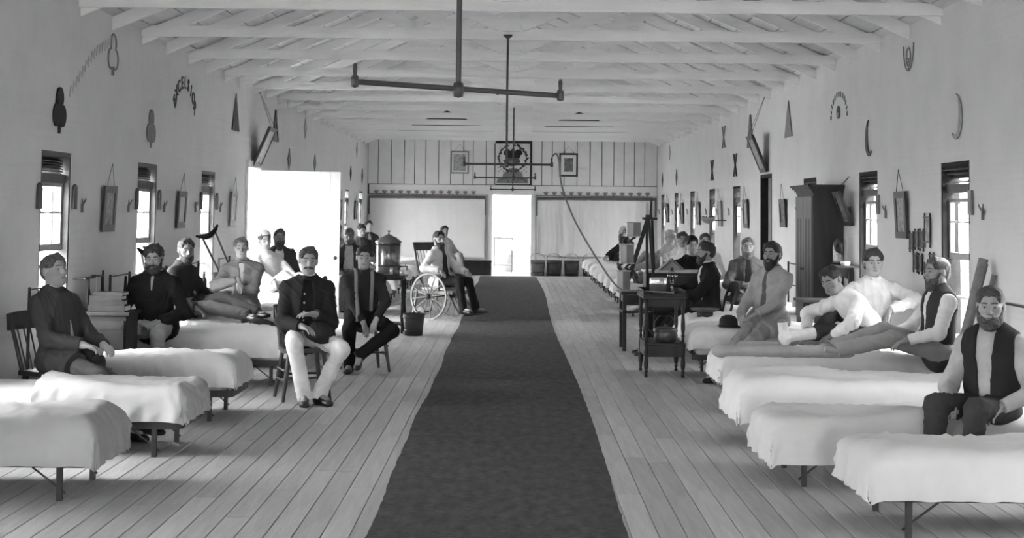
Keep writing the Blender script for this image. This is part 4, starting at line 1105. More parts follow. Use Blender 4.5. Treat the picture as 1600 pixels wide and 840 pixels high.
def soft_cap(label, loc, rz, v=.04):
    G = Field((-.18, -.18, -.02), (.2, .18, .16), .009); G.ell((0, 0, .035), (.12, .10, .05)); G.ell((.12, 0, .022), (.065, .07, .012), None, .015); G.ell((-.04, 0, .06), (.07, .07, .04), None, .03)
    sl, g = G.box((-1,) * 3, (1,) * 3); G.D[sl] = np.maximum(G.D[sl], -g[2] + 0 * g[0] + 0 * g[1])
    o = link_mesh('soft_cap', G.mesh('soft_cap', .006, 3, 2), cloth_mat(v, 'wool')); o.location = loc; o.rotation_euler = (0, 0, rz)
    return tag(o, label, 'cap', 'caps lying on the beds')
soft_cap('crumpled dark cap on the fourth left cot behind the moustached man', (-2.42, 14.9, .500), .1)
soft_cap('dark cap lying behind the tin canister on a right cot', (2.2, 24.95, .502), 2.2, .012)
# ---------------------------------------------------------------- the men, left side
G1 = 'men on the left of the ward'; G2 = 'men on the right of the ward'
def seat_chair(label, x, y, yaw, **k): return chair(label, x, y, yaw, **k)
HPI = PI / 2
seat_chair('dark wooden chair under the man in profile at the left edge', -3.36, 11.42, -HPI - .45, ht=.86)
person('man in dark jacket and grey trousers sitting sideways on a chair, left edge', (-3.31, 11.38, 0), -HPI - .45, hip=.55, lean=-15, head=(-6, 10, 0),
       hR=(.13, .30, .66), hL=(-.10, .30, .64), dR=(-.5, .8, -.2), dL=(.4, .9, -.2), fR=(.08, .66, .085), fL=(-.04, .74, .11), tR=(-.1, 1, 0), tL=(.15, 1, .08), kR=(.2, .4, 1), kL=(.1, .5, 1),
       cj=.045, cs=.4, ct=.10, opn=(-.02, .03), collar=.45, hairv=.10, hair='short', skirt=.55, h=.0065, seed=3, skin=.40)
person('man in closed black jacket and light trousers with clasped hands, left', (-3.32, 14.35, 0), PI - .02, hip=.555, lean=8, head=(4, -10, 2),
       hR=(.07, .25, .60), hL=(-.09, .22, .60), dR=(-.9, .4, -.2), dL=(.9, .35, -.2), nR=(0, -.3, -1), fR=(.13, .42, .085), fL=(-.12, .42, .085),
       cj=.011, cs=.3, ct=.30, opn=(.012, -.03), collar=.35, hairv=.025, hair='bushy', stache=True, beard=.005, skirt=.15, h=.007, seed=5, skin=.30, pR=(.9, -.2, -.4), pL=(-.9, -.2, -.4))
person('dark-coated bearded man sitting up on the fifth left cot', (-3.52, 16.3, 0), -HPI - .35, hip=.575, lean=4, head=(-40, -6, 0),
       hR=(.2, .33, .62), hL=(-.12, .40, .66), fR=(.10, .86, .56), fL=(-.14, .82, .57), tR=(.4, 1, .2), tL=(.2, 1, .2), kR=(.2, .2, 1), kL=(-.2, .2, 1),
       cj=.03, cs=.05, ct=.09, opn=(-.02, .02), collar=.1, hairv=.03, beard=.02, skirt=.6, h=.008, seed=7, skin=.22)
seat_chair('worn wooden chair whose back the man with folded arms leans on', -3.04, 17.3, -HPI, mat=CHL, back='slat', ht=.92)
person('clean-shaven man in grey jacket with arms folded over a chair back', (-3.02, 17.3, 0), PI + .12, hip=.57, lean=2, slean=3, head=(4, 2, 2),
       hR=(.05, .27, .86), hL=(.12, .28, .76), dR=(-.3, .5, -.8), dL=(.95, .2, -.1), pR=(1, -.1, -.3), pL=(-.9, .1, -.5), fR=(.15, .42, .085), fL=(-.15, .42, .085),
       cj=.16, cs=.4, ct=.17, opn=(.03, -.03), collar=.3, hairv=.10, skirt=0, h=.008, seed=9, skin=.42)
person('man in white shirt with a white headcloth propped up on a cot', (-3.12, 20.0, 0), -HPI - .75, hip=.63, lean=-24, head=(-18, -4, 6),
       hR=(.22, .32, .72), hL=(-.16, .34, .72), fR=(.12, .80, .64), fL=(-.1, .82, .64), tR=(0, .3, 1), tL=(0, .3, 1), top='shirt', cs=.58, ct=.5, hairv=.08, cap=(.5, 0), h=.0085, seed=11, skin=.40)
person('bearded man in open dark jacket and white shirt before the plank door', (-3.28, 21.55, 0), PI + .25, hip=.62, lean=-3, head=(4, -4, 0),
       hR=(.2, .30, .64), hL=(-.16, .34, .68), fR=(.14, .45, .085), fL=(-.12, .48, .085), cj=.045, cs=.62, ct=.36, opn=(.05, .11), collar=0, hairv=.05, beard=.05, stache=True, h=.009, seed=13, skin=.26)
seat_chair('dark wooden chair under the moustached man by the aisle', -1.83, 13.52, PI + .32, ht=.80)
person('moustached man in dark jacket and white trousers sitting nearest the aisle', (-1.81, 13.5, 0), PI + .2, hip=.565, lean=3, slean=-1, head=(2, -1, -3),
       hR=(.05, .27, .65), hL=(-.06, .23, .75), dR=(-.7, .7, -.2), dL=(.9, .3, .1), fR=(.03, .42, .085), fL=(-.10, .38, .085), kR=(.25, .5, 1), kL=(-.75, .5, 1), tR=(.05, 1, 0), tL=(-.5, 1, 0),
       cj=.020, cs=.012, ct=.62, opn=(.03, .075), collar=.7, hairv=.05, hair='short', stache=True, skirt=.28, h=.006, seed=15, skin=.34, buttons=.03)
seat_chair('dark wooden chair under the youth with suspenders', -1.52, 15.95, PI + .35, back=None)
person('youth in dark shirt and light suspenders with one leg crossed', (-1.56, 15.93, 0), PI + .22, hip=.56, lean=14, head=(-4, -2, -4),
       hR=(.02, .38, .50), hL=(-.10, .40, .55), dR=(-.3, .4, -.9), dL=(.4, .4, -.85), pR=(.9, -.3, -.1), pL=(-1, 0, 0), fR=(.14, .22, .085), fL=(.06, .42, .20), kR=(.2, 1, 1), kL=(-1.3, .5, .5), tR=(.3, 1, 0), tL=(.35, 1, -.45),
       top='shirt', cs=.028, ct=.012, susp=.22, hairv=.018, hair='bushy', h=.0065, seed=17, skin=.38, s=.97)
person('light-haired bearded man in open jacket behind the youth', (-2.72, 25.4, 0), PI + .2, hip=.58, lean=0, head=(0, -6, 0), cj=.05, cs=.58, ct=.2, opn=(.06, .09), collar=0, hairv=.14, hair='bushy', beard=.01, h=.010, seed=19, skin=.27,
       hR=(.14, .32, .64), hL=(-.12, .32, .64))
person('fair-haired man in light shirt half hidden by the plank door', (-3.28, 28.6, 0), PI + .4, hip=.62, top='shirt', cs=.3, ct=.2, hairv=.12, h=.013, seed=21, skin=.36, group=None)
person('dark-haired man in dark shirt looking down beyond the urn', (-2.93, 29.5, 0), PI + .5, hip=.62, top='shirt', cs=.05, ct=.06, hairv=.02, head=(0, -16, 0), h=.013, seed=23, skin=.30)
person('man with dark cropped hair farthest back on the left cots', (-3.15, 33.3, 0), PI + .4, hip=.66, cj=.03, cs=.2, ct=.05, hairv=.02, h=.015, seed=25, skin=.38)
person('full-bearded man in pale jacket seated in the wheelchair', (-1.10, 23.55, 0), RAD(-127), hip=.585, lean=-10, head=(-14, -2, 0),
       hR=(.27, .20, .76), hL=(-.2, .34, .72), dR=(.1, .8, -.6), pR=(.7, -.6, -.3), fR=(.10, .52, .185), fL=(-.1, .60, .19), tR=(.2, 1, .1), tL=(-.1, 1, .1),
       cj=.52, cs=.03, ct=.014, opn=(.03, .085), collar=.05, hairv=.02, beard=.13, stache=True, skirt=.3, h=.0085, seed=27, skin=.36)
seat_chair('dark armless chair near the far wall beside the wheelchair', -1.5, 33.6, PI + .9, ht=.9)
person('young man in pale clothes with crossed legs near the far wall', (-1.48, 33.55, 0), PI + .85, hip=.565, lean=-8, head=(-25, 0, 0), hR=(.16, .28, .66), hL=(-.12, .36, .68), fR=(.1, .5, .085), fL=(.1, .62, .32), tL=(.2, 1, -.2), kL=(.0, .3, 1),
       cj=.38, cs=.5, ct=.32, opn=(.03, .04), hairv=.02, h=.014, seed=29, skin=.33)

# ---------------------------------------------------------------- the men, right side
person('long-bearded man in black sitting on a far right cot before the sheet', (2.6, 35.65, 0), HPI + .1, hip=.585, lean=4, head=(0, -2, 0), cj=.015, cs=.03, ct=.015, opn=(-.02, -.02), hairv=.06, hair='bald', beard=.12, h=.014, seed=31, skin=.40,
       hL=(-.15, .46, .62), hR=(.15, .46, .62), fR=(.02, .32, .56), fL=(-.02, .22, .56), kR=(1.2, .6, .25), kL=(-1.2, .6, .25), tR=(-1, .4, 0), tL=(1, .4, 0))
person('man in patterned shirt lying back with one leg out on a cot', (2.78, 28.45, 0), HPI + .3, hip=.585, lean=-16, head=(15, -4, 0), top='shirt', cs=.32, ct=.22, hairv=.30, hair='bushy', h=.012, seed=33, skin=.40,
       hL=(-.16, .36, .78), hR=(.16, .4, .78), fL=(-.1, .84, .57), fR=(.12, .62, .58), kR=(0, 0, 1), tL=(0, .3, 1), tR=(0, 1, 0))
person('man in pale shirt reclining with raised knee on a right cot', (2.78, 26.7, 0), HPI + .5, hip=.585, lean=-22, head=(20, -4, 0), top='shirt', cs=.45, ct=.2, hairv=.03, h=.012, seed=35, skin=.40,
       hL=(-.1, .4, .8), hR=(.16, .4, .78), fL=(-.1, .55, .57), fR=(.12, .62, .58), kR=(0, 0, 1), kL=(0, 0, 1), tL=(0, 1, 0), tR=(0, 1, 0))
person('dark-haired man in white shirt with face turned away on a right cot', (2.72, 24.85, 0), HPI + .1, hip=.585, lean=-4, head=(80, 0, 0), top='shirt', cs=.5, ct=.12, hairv=.025, hair='bushy', h=.011, seed=37, skin=.30,
       hL=(-.1, .4, .72), hR=(.16, .4, .72), fL=(-.1, .7, .57), fR=(.12, .7, .58), tL=(0, .3, 1), tR=(0, .3, 1))
person('man in white shirt with dark spectacles beyond the desk', (2.95, 23.75, 0), PI - .1, hip=.585, lean=0, head=(6, 0, 0), top='shirt', cs=.66, ct=.1, hairv=.04, beard=.0, stache=True, h=.011, seed=39, skin=.38, hR=(.16, .3, .66), hL=(-.16, .3, .66))
person('man in black with a dark cap sitting behind the desk', (2.30, 19.95, 0), PI + .1, hip=.585, lean=0, head=(4, 0, 0), cj=.012, cs=.02, ct=.015, opn=(-.02, -.02), collar=.03, hairv=.02, cap=(.02, 0), h=.010, seed=41, skin=.36, hR=(.12, .32, .66), hL=(-.12, .32, .66))
seat_chair('dark wooden chair under the man in the black coat', 2.32, 18.1, HPI + .12, back='slat', ht=.84)
person('man in black coat and white shirt in profile, legs stretched to the aisle', (2.30, 18.1, 0), HPI + .12, hip=.56, lean=2, head=(4, 2, 0),
       hL=(-.12, .42, .70), hR=(.10, .44, .74), pL=(-.5, -.6, -.6), fR=(.10, .70, .085), fL=(-.12, .72, .085), tR=(0, 1, 0), tL=(-.1, 1, 0),
       cj=.012, cs=.66, ct=.012, opn=(.045, .085), collar=.6, hairv=.025, hair='bushy', stache=True, beard=.004, skirt=.35, h=.0085, seed=43, skin=.27)
person('man in open grey jacket, one hand at his waist, facing us', (3.03, 19.95, 0), PI - .1, hip=.585, lean=0, head=(2, 0, 0), cj=.11, cs=.03, ct=.04, opn=(.02, .055), collar=.1, hairv=.11, beard=.012, h=.009, seed=45, skin=.36,
       hR=(.04, .24, .74), hL=(-.16, .3, .64), dR=(-.8, .5, -.1), nR=(0, -1, 0), pR=(.9, -.2, -.3))
person('bearded man in pale grey suit sitting on the edge of the bowler-hat cot', (2.58, 15.55, 0), PI - .80, hip=.61, lean=-9, head=(10, 2, 0),
       hR=(.10, .34, .66), hL=(-.09, .33, .66), dR=(-.6, .7, -.3), dL=(.6, .7, -.3), fR=(.10, .70, .085), fL=(-.04, .72, .085), tR=(.1, 1, 0), tL=(-.1, 1, 0),
       cj=.32, cs=.10, ct=.32, opn=(.015, .035), collar=.08, hairv=.02, hair='bushy', beard=.035, stache=True, skirt=.5, h=.007, seed=47, skin=.30)
person('man in white shirt bending over his bandaged outstretched leg', (3.14, 13.52, 0), HPI + .28, hip=.585, lean=44, head=(30, -22, 8),
       hL=(-.16, .46, .62), hR=(.12, .56, .64), dL=(.3, .8, -.3), dR=(-.3, .8, -.3), pL=(-.8, -.2, .4), pR=(.8, -.2, .4), fL=(-.05, .86, .60), fR=(.34, .40, .56), kL=(0, .2, 1), kR=(1, .3, .6), tL=(0, .15, 1), tR=(.6, .6, 0),
       top='shirt', cs=.62, ct=.035, hairv=.018, hair='short', h=.007, seed=49, skin=.28, bandage=-1, curl=.6)
seat_chair('wooden chair between the cots by the right windows', 3.28, 14.12, PI, mat=CHL, back='slat', ht=.9)
person('upright young man in pale shirt facing us by the right windows', (3.28, 14.08, 0), PI - .03, hip=.565, lean=-2, head=(2, 0, 0),
       hR=(.2, .28, .64), hL=(-.10, .26, .80), dL=(.5, .4, -.75), dR=(0, .8, -.5), pL=(-1, .1, .25), fR=(.10, .30, .085), fL=(-.16, .32, .085), kR=(.0, .5, 1), kL=(-.3, .5, 1),
       top='shirt', cs=.64, ct=.035, hairv=.03, hair='bushy', h=.0068, seed=51, skin=.42, s=1.02)
person('man in dark vest and white sleeves in profile, legs along a cot', (3.52, 12.8, 0), HPI + .16, hip=.55, lean=-3, head=(6, 0, 0),
       hL=(-.17, .34, .64), hR=(.16, .36, .66), dL=(.1, .9, -.3), pL=(-.6, -.7, -.2), fL=(-.04, .85, .56), fR=(.14, .82, .57), kL=(-.1, 0, 1), kR=(.1, 0, 1), tL=(.1, 1, .25), tR=(-.1, 1, .25), shoes=False,
       top='vest', cs=.66, cv=.04, ct=.24, opn=(.05, .0), hairv=.07, hair='short', beard=.02, h=.007, seed=53, skin=.33)
person('man in dark vest and grey shirt cut by the right edge of view', (2.98, 9.62, 0), HPI + .85, hip=.46, lean=-2, slean=0, head=(20, -6, 0),
       hL=(-.16, .24, .50), hR=(.14, .30, .52), dL=(.3, .8, -.4), fL=(-.06, .46, .085), fR=(.16, .46, .085),
       top='vest', cs=.34, cv=.02, ct=.04, opn=(.06, .03), hairv=.05, hair='short', h=.007, seed=55, skin=.33, beard=.01)
# dark felt hat held on the moustached man's knee
G = Field((-.2, -.2, -.02), (.2, .2, .18), .009); G.ell((0, 0, .04), (.10, .09, .05)); G.ell((0, 0, .012), (.15, .14, .014), None, .02)
o = link_mesh('felt_hat', G.mesh('felt_hat', .005, 8, 1.6), BLK); o.location = (-1.66, 13.27, .59); o.rotation_euler = (.75, .15, .3)
tag(o, 'soft black hat resting on the white trousers of the moustached man', 'hat')
# ---------------------------------------------------------------- things on the side walls
BADGE = [M('badge_%d' % i, v, .9, .25, 30, .4, 80) for i, v in enumerate((.02, .09, .20, .34))]
LX, RX = XL + .006, XR - .006
def wall_frame(side):
    return ((LX, (0, 1, 0), (0, 0, 1)) if side == 'L' else (RX, (0, -1, 0), (0, 0, 1)))
def plate(name, label, cat, side, y, z, polys, mat, group=None, th=.012):
    """cut-out shape laid flat on a side wall; polys run left to right as seen from the room"""
    x, ux, uy = wall_frame(side)
    r = thing(name, label, cat, (x, y, z), 0, group) if len(polys) > 1 else None
    for p in polys:
        m = MB(); o = (0, 0, 0)
        m.prism(p, o, ux, uy, th)
        if r: m.build('piece', mat, r)
        else:
            o = m.build(name, mat); o.location = (x, y, z); tag(o, label, cat, group); return o
    return r
def circ(cx, cy, rx, ry, n=18, a0=0.0): return [(cx + rx * math.cos(a0 + 2 * PI * i / n), cy + ry * math.sin(a0 + 2 * PI * i / n)) for i in range(n)]
def trefoil(s=1.0):
    out = []
    for i in range(60):
        a = 2 * PI * i / 60 - PI / 2
        r = .085 + .105 * abs(math.cos(1.5 * (a - PI / 2))) ** .8
        if abs(a + PI / 2) < .11 or abs(a + PI / 2 - 2 * PI) < .11: r = .20
        out.append((r * math.cos(a) * s, r * math.sin(a) * s * 1.0))
    return out
GB = 'badge cut-outs on the side walls'
plate('trefoil_badge', 'dark trefoil cut-out above the nearest left window', 'badge', 'L', 12.86, 2.46, [trefoil()], BADGE[0], GB)
plate('trefoil_badge', 'grey trefoil cut-out above the second left window', 'badge', 'L', 16.12, 2.48, [trefoil(1.03)], BADGE[2], GB)
# trefoil drawn only as an outline
r = thing('trefoil_outline', 'pale trefoil in outline high between the first two left windows', 'badge', (LX + .004, 14.53, 3.10), 0, GB)
t = trefoil(1.0); one('outline', BADGE[2], r, 'tube', [(0, a, b) for a, b in t], .008, 5, True)
tri = lambda w, h: [(-w / 2, 0), (w / 2, 0), (0, h)]
plate('triangle_badge', 'dark tall triangle cut-out left of the plank door', 'badge', 'L', 20.98, 2.71, [tri(.55, .51)], BADGE[1], GB)
def out_tri(side, y, z, w, h, label, mat):
    x, ux, uy = wall_frame(side); sg = ux[1]
    r = thing('triangle_outline', label, 'badge', (x + (.004 if side == 'L' else -.004), y, z), 0, GB)
    one('outline', mat, r, 'tube', [(0, -w / 2, .0), (0, w / 2, 0), (0, 0, h)], .022, 5, True); one('base_band', mat, r, 'box', (0, 0, .05), (.012, w * .85, .09)); one('stripe', mat, r, 'box', (0, 0, .22), (.01, .03, .26))
out_tri('L', 24.45, 2.73, .55, .48, 'outlined pale triangle right of the leaning picture, left wall', BADGE[2])
plate('triangle_badge', 'grey mottled triangle cut-out left of the wardrobe top', 'badge', 'R', 20.9, 2.70, [tri(.57, .50)], BADGE[2], GB)
out_tri('R', 24.27, 2.71, .56, .49, 'outlined grey triangle beside the leaning picture, right wall', BADGE[2])
dia = [(-.17, 0), (0, -.185), (.17, 0), (0, .185)]
for y, z, m_, lb in ((26.05, 2.49, 2, 'first grey diamond above the plank door top'), (29.4, 2.53, 2, 'second grey diamond above the plank door top'), (27.97, 3.12, 3, 'faint diamond high over the plank door'), (35.9, 2.5, 1, 'dark diamond near the far left corner'), (38.6, 2.5, 1, 'last dark diamond in the far left corner'), (37.2, 3.1, 3, 'faint high diamond near the far left corner')):
    plate('diamond_badge', lb, 'badge', 'L', y, z, [dia], BADGE[m_], GB)
for y, z, m_, lb in ((35.34, 2.47, 1, 'dark diamond above a far right window'), (38.7, 2.48, 1, 'dark diamond in the far right corner'), (36.9, 3.1, 3, 'faint high diamond near the far right corner')):
    plate('diamond_badge', lb, 'badge', 'R', y, z, [dia], BADGE[m_], GB)
for y, z, m_, lb in ((25.93, 2.47, 1, 'dark saltire cross nearer the right doorway'), (28.95, 2.46, 1, 'dark saltire cross farther from the right doorway'), (27.36, 3.01, 2, 'faint saltire cross high between two others')):
    r = thing('saltire_badge', lb, 'badge', (RX - .004, y, z), 0, GB)
    for s in (-1, 1): one('arm', BADGE[m_], r, 'bar', (-.001 * s, -.17 * s, -.19), (-.001 * s, .17 * s, .19), .012, .036, (1, 0, 0))
def crescent(flip):
    L_, R_ = [], []
    for t in np.linspace(0, 1, 22):
        a = RAD(78 - 205 * t); w = .040 * math.sin(PI * min(1, t * .96 + .02)) ** .9 * (.7 + .6 * t)
        c, s = math.cos(a), math.sin(a); L_.append(((.15 + w) * c, (.185 + w * .6) * s)); R_.append(((.15 - w) * c, (.185 - w * .6) * s))
    p = L_ + R_[::-1]
    return [(-x, y) for x, y in p][::-1] if flip else p
plate('crescent_badge', 'grey crescent cut-out above the nearest right window', 'badge', 'R', 12.98, 2.50, [crescent(False)], BADGE[3], GB)
plate('crescent_badge', 'darker crescent cut-out above the second right window', 'badge', 'R', 16.13, 2.47, [crescent(True)], BADGE[1], GB)
r = thing('looped_garland', 'thin looped garland high between the two right windows', 'garland', (RX - .004, 14.52, 3.02))
one('loop', BADGE[2], r, 'tube', [(0, .19 * math.cos(a), .25 + .25 * math.sin(a)) for a in np.linspace(PI, 2 * PI, 15)], .007, 5)
one('inner_loop', BADGE[2], r, 'tube', [(0, .07 * math.cos(a), .13 + .09 * math.sin(a)) for a in np.linspace(0, 2 * PI, 12)[:-1]], .007, 5, True)
for i in range(4): one('bead', BADGE[2], r, 'lathe', [(.001, -.014), (.014, 0), (.001, .014)], (0, 0, .02 + i * .03), 8)
# lettering: EXCELSIOR arched on the left wall, and an arch of marks on the right
def letter(ch, parent, o, ux, uy, size, mat):
    cu = bpy.data.curves.new('letter', 'FONT'); cu.body = ch; cu.size = size; cu.align_x = 'CENTER'; cu.extrude = .004; cu.offset = size * .012
    tmp = bpy.data.objects.new('tmp', cu); COL.objects.link(tmp)
    dg = bpy.context.evaluated_depsgraph_get(); me = bpy.data.meshes.new_from_object(tmp.evaluated_get(dg))
    bpy.data.objects.remove(tmp)
    ux, uy = Vector(ux), Vector(uy); nz = ux.cross(uy)
    mt = Matrix((ux, uy, nz)).transposed().to_4x4(); mt.translation = Vector(o)
    me.transform(mt); return link_mesh('letter', me, mat, parent)
r = thing('wall_lettering', 'arched dark lettering reading EXCELSIOR on the left wall', 'lettering', (LX, 17.76, 2.80))
for i, ch in enumerate('EXCELSIOR'):
    a = (i - 4) / 4 * 1.12; R_ = .5
    c = (0, R_ * 1.1 * math.sin(a), -.18 + R_ * .82 * math.cos(a)); ux = Vector((0, math.cos(a * .75), -math.sin(a * .75))); uy = Vector((0, math.sin(a * .75), math.cos(a * .75)))
    letter(ch, r, c, ux, uy, .20, BADGE[1])
r = thing('arch_emblem', 'arch of small dark marks over an oval disc, right wall', 'emblem', (RX, 17.68, 2.80))
for i in range(13):
    a = (i - 6) / 6 * 1.5; c = Vector((0, .44 * math.sin(a), -.03 + .27 * math.cos(a)))
    one('mark', BADGE[2], r, 'box', c, (.006, .030 if i % 3 else .045, .058), (-a * .9, 0, 0))
m = MB(); m.prism(circ(0, 0, .085, .075), (0, 0, .03), (0, -1, 0), (0, 0, 1), .01); m.build('disc', BADGE[1], r)
m = MB(); m.prism(circ(0, 0, .03, .028), (-.0105, 0, .0), (0, -1, 0), (0, 0, 1), .003); m.build('disc_centre', BADGE[3], r)
r = thing('faint_lettering', 'faint slanting row of worn pale marks above the dark trefoil', 'lettering', (LX, 13.85, 2.98))
FA = M('faded_mark', .50, .9, .1)
for i in range(16):
    t = i / 15 - .5; one('mark', FA, r, 'box', (0, t * 1.35, t * .60 + .04 * math.cos(t * 6)), (.004, .03, .10), (-.35, 0, 0))

# ---- framed pictures on cords, forked pegs, window boards
FRM = M('picture_frame_wood', .028, .5, .3, 10); FRMG = M('picture_frame_grey', .16, .5, .2, 10); MATB = M('picture_mount', .62, .8, .05)
PRINT = M('picture_print', .30, .8, .55, 18); PRINTD = M('picture_print_dark', .14, .8, .7, 16)
def picture(label, side, y, z0, w, h, mat, pr, tilt=.05, nail=.21, dark=False):
    x = LX if side == 'L' else RX; s = 1 if side == 'L' else -1
    r = thing('framed_picture', label, 'picture', (x + s * .014, y, z0), 0, 'framed pictures along the walls'); r.rotation_euler = (0, s * tilt, 0)
    b = .065
    m = MB()
    for k in (-1, 1): m.box((0, k * (w / 2 - b / 2), h / 2), (.022, b, h)); m.box((0, 0, h / 2 + k * (h / 2 - b / 2)), (.022, w - 2 * b, b))
    m.build('frame', mat, r); one('print', pr, r, 'box', (-s * .004, 0, h / 2), (.008, w - 2 * b, h - 2 * b))
    if nail: one('cord', DARKW, r, 'tube', [(0, -w * .3, h), (-s * tilt * .0, 0, h + nail), (0, w * .3, h)], .003, 4)
    return r
picture('dark narrow framed print on a cord between the first two left windows', 'L', 14.45, 1.42, .43, .43, FRM, PRINT)
picture('framed print with bright glass between the second and third left windows', 'L', 17.6, 1.42, .43, .42, FRM, MATB)
picture('pale framed print on a cord just left of the plank door', 'L', 20.85, 1.42, .44, .45, FRMG, MATB)
picture('small dark framed print nearer us on the far left wall', 'L', 33.7, 1.42, .45, .45, FRM, PRINT)
picture('small dark framed print deepest on the far left wall', 'L', 37.0, 1.42, .45, .45, FRM, PRINT)
picture('dark framed mirror-like print between the first two right windows', 'R', 14.75, 1.43, .42, .45, FRM, PRINT)
picture('dark framed print between wardrobe and right doorway', 'R', 21.25, 1.47, .44, .39, FRM, PRINTD)
for i, y in enumerate((24.65, 27.75, 31.0, 34.0, 37.2)):
    picture('framed print, %s beyond the right doorway' % ('first', 'second', 'third', 'fourth', 'fifth')[i], 'R', y, 1.42, .46, .46, FRM if i != 1 else FRMG, PRINT)
def leaning(label, side, y, z0, lx, w, h, cord_top):
    s = 1 if side == 'L' else -1; x = (XL + .03) if side == 'L' else (XR - .03)
    r = thing('leaning_picture', label, 'picture', (x, y, z0)); a = s * math.asin(lx / h); r.rotation_euler = (0, a, 0)
    m = MB(); b = .06
    for k in (-1, 1): m.box((0, k * (w / 2 - b / 2), h / 2), (.04, b, h)); m.box((0, 0, h / 2 + k * (h / 2 - b / 2)), (.04, w - 2 * b, b))
    m.build('frame', FRM, r); one('print', PRINT, r, 'box', (s * .004, 0, h / 2), (.012, w - 2 * b, h - 2 * b)); one('backing', FRM, r, 'box', (-s * .012, 0, h / 2), (.01, w - .02, h - .02))
    R = Matrix.Rotation(-a, 3, 'Y')
    for k in (-1, 1):
        one('cord', DARKW, r, 'cyl', (0, k * w * .3, h), R @ (Vector((cord_top[0] - x, cord_top[1] - y, cord_top[2] - z0))), .003, .003, 5)
leaning('framed picture leaning out over the plank door on cords', 'L', 22.6, 2.27, .24, .62, .62, (XL + .06, 22.45, 3.42))
leaning('framed picture leaning out over the dark right doorway', 'R', 22.8, 2.27, .22, .55, .58, (XR - .06, 22.45, 3.42))
r = thing('tilted_frame', 'dark frame hanging tilted out beside the wardrobe', 'picture', (XR - .03, 17.05, 1.53)); r.rotation_euler = (0, -.36, 0)
m = MB()
for k in (-1, 1): m.box((0, k * .15, .2), (.03, .05, .40)); m.box((0, 0, .2 + k * .175), (.03, .25, .05))
m.build('frame', FRM, r); one('print', PRINTD, r, 'box', (.004, 0, .2), (.01, .25, .3))
for k in (-1, 1): one('cord', DARKW, r, 'cyl', (0, k * .1, .4), (.20, 0, .51), .003, .003, 5)
def fork(label, side, y, z=1.60):
    x = (LX if side == 'L' else RX); s = 1 if side == 'L' else -1
    r = thing('forked_peg', label, 'peg', (x + s * .008, y, z), 0, 'forked wall pegs')
    one('stem', FRMG, r, 'bar', (0, 0, 0), (0, 0, .075), .012, .022, (1, 0, 0))
    for k in (-1, 1): one('prong', FRMG, r, 'tube', [(0, 0, .06), (s * .012, k * .04, .10), (s * .016, k * .062, .125)], [.010, .008, .005], 6)
PL = [w for w in WL if 12 < w < 21]; PR = [w for w in WR if 12 < w < 40]
_o3 = ('nearest', 'second', 'third')
for i, w in enumerate(PL):
    for k, n in ((-.82, 'near'), (.74, 'far')):
        if w + k > 12.2: fork('forked wall peg at the %s side of the %s left window' % (n, _o3[i]), 'L', w + k)
for i, w in enumerate(PR):
    if abs(w - 22.65) < 1.2: continue
    for k, n in ((-.82, 'near'), (.80, 'far')):
        if abs(w + k - 17.9) < .7 or abs(w + k - 18.6) < .9 or abs(w + k - 13.85) < .3: continue
        fork('forked wall peg at the %s side of %s' % (n, 'the nearest right window' if i == 0 else 'the second right window' if i == 1 else 'far right window %s' % ('', '', 'by the wardrobe', '', 'first past the doorway', 'second past the doorway', 'third past the doorway', 'fourth past the doorway', 'in the corner')[i]), 'R', w + k, 1.62)
for i, w in enumerate(PL):
    for k, n in ((-1, 'near'), (1, 'far')):
        o = MB().prism([(-.05, 0), (.05, 0), (.05, .17), (.035, .2), (0, .215), (-.035, .2), (-.05, .17)], (0, 0, 0), (0, 1, 0), (0, 0, 1), .02).build('window_board', LOUV)
        o.location = (LX, w + k * (WW / 2 + .07), 1.63); tag(o, 'small round-topped dark board at the %s side of the %s left window' % (n, _o3[i]), 'board', 'boards beside the left windows')
for i, w in enumerate(PR[:2]):
    o = MB().prism([(-.05, 0), (.05, 0), (.05, .2), (-.05, .2)], (0, 0, 0), (0, -1, 0), (0, 0, 1), .02).build('window_board', FRMG)
    o.location = (RX, w - (WW / 2 + .07), 1.66); tag(o, 'small pale board at the near side of the %s right window' % ('nearest', 'second')[i], 'board', 'boards beside the right windows')
# rustic little frames with crossing corners
pos = [(14.41, 1.41, .15, .15), (14.23, 1.436, .14, .15), (14.05, 1.434, .15, .16), (13.86, 1.525, .22, .24), (14.28, 1.226, .15, .15), (14.10, 1.215, .15, .15), (13.90, 1.158, .13, .12), (13.72, 1.24, .15, .14)]
nm = ('leftmost of the upper row', 'second in the upper row', 'third in the upper row', 'largest of the group, upper right', 'leftmost of the lower row', 'second in the lower row', 'lowest of the group', 'rightmost of the lower row')
for (y, z, w, h), lb in zip(pos, nm):
    r = thing('rustic_frame', 'tiny rustic crossed-corner frame by the right window, %s' % lb, 'frame', (RX - .012, y, z), 0, 'rustic frames on the right wall')
    for k in (-1, 1):
        one('upright', FRM, r, 'cyl', (0, k * w * .4, -h * .68), (0, k * w * .4, h * .62), .008, .008, 6); one('crosspiece', CHL, r, 'cyl', (-.008, -w * .5, k * h * .46), (-.008, w * .5, k * h * .46), .006, .006, 6)
    one('print', PRINTD if w < .2 else PRINT, r, 'box', (.004, 0, 0), (.006, w * .8, h * .9))

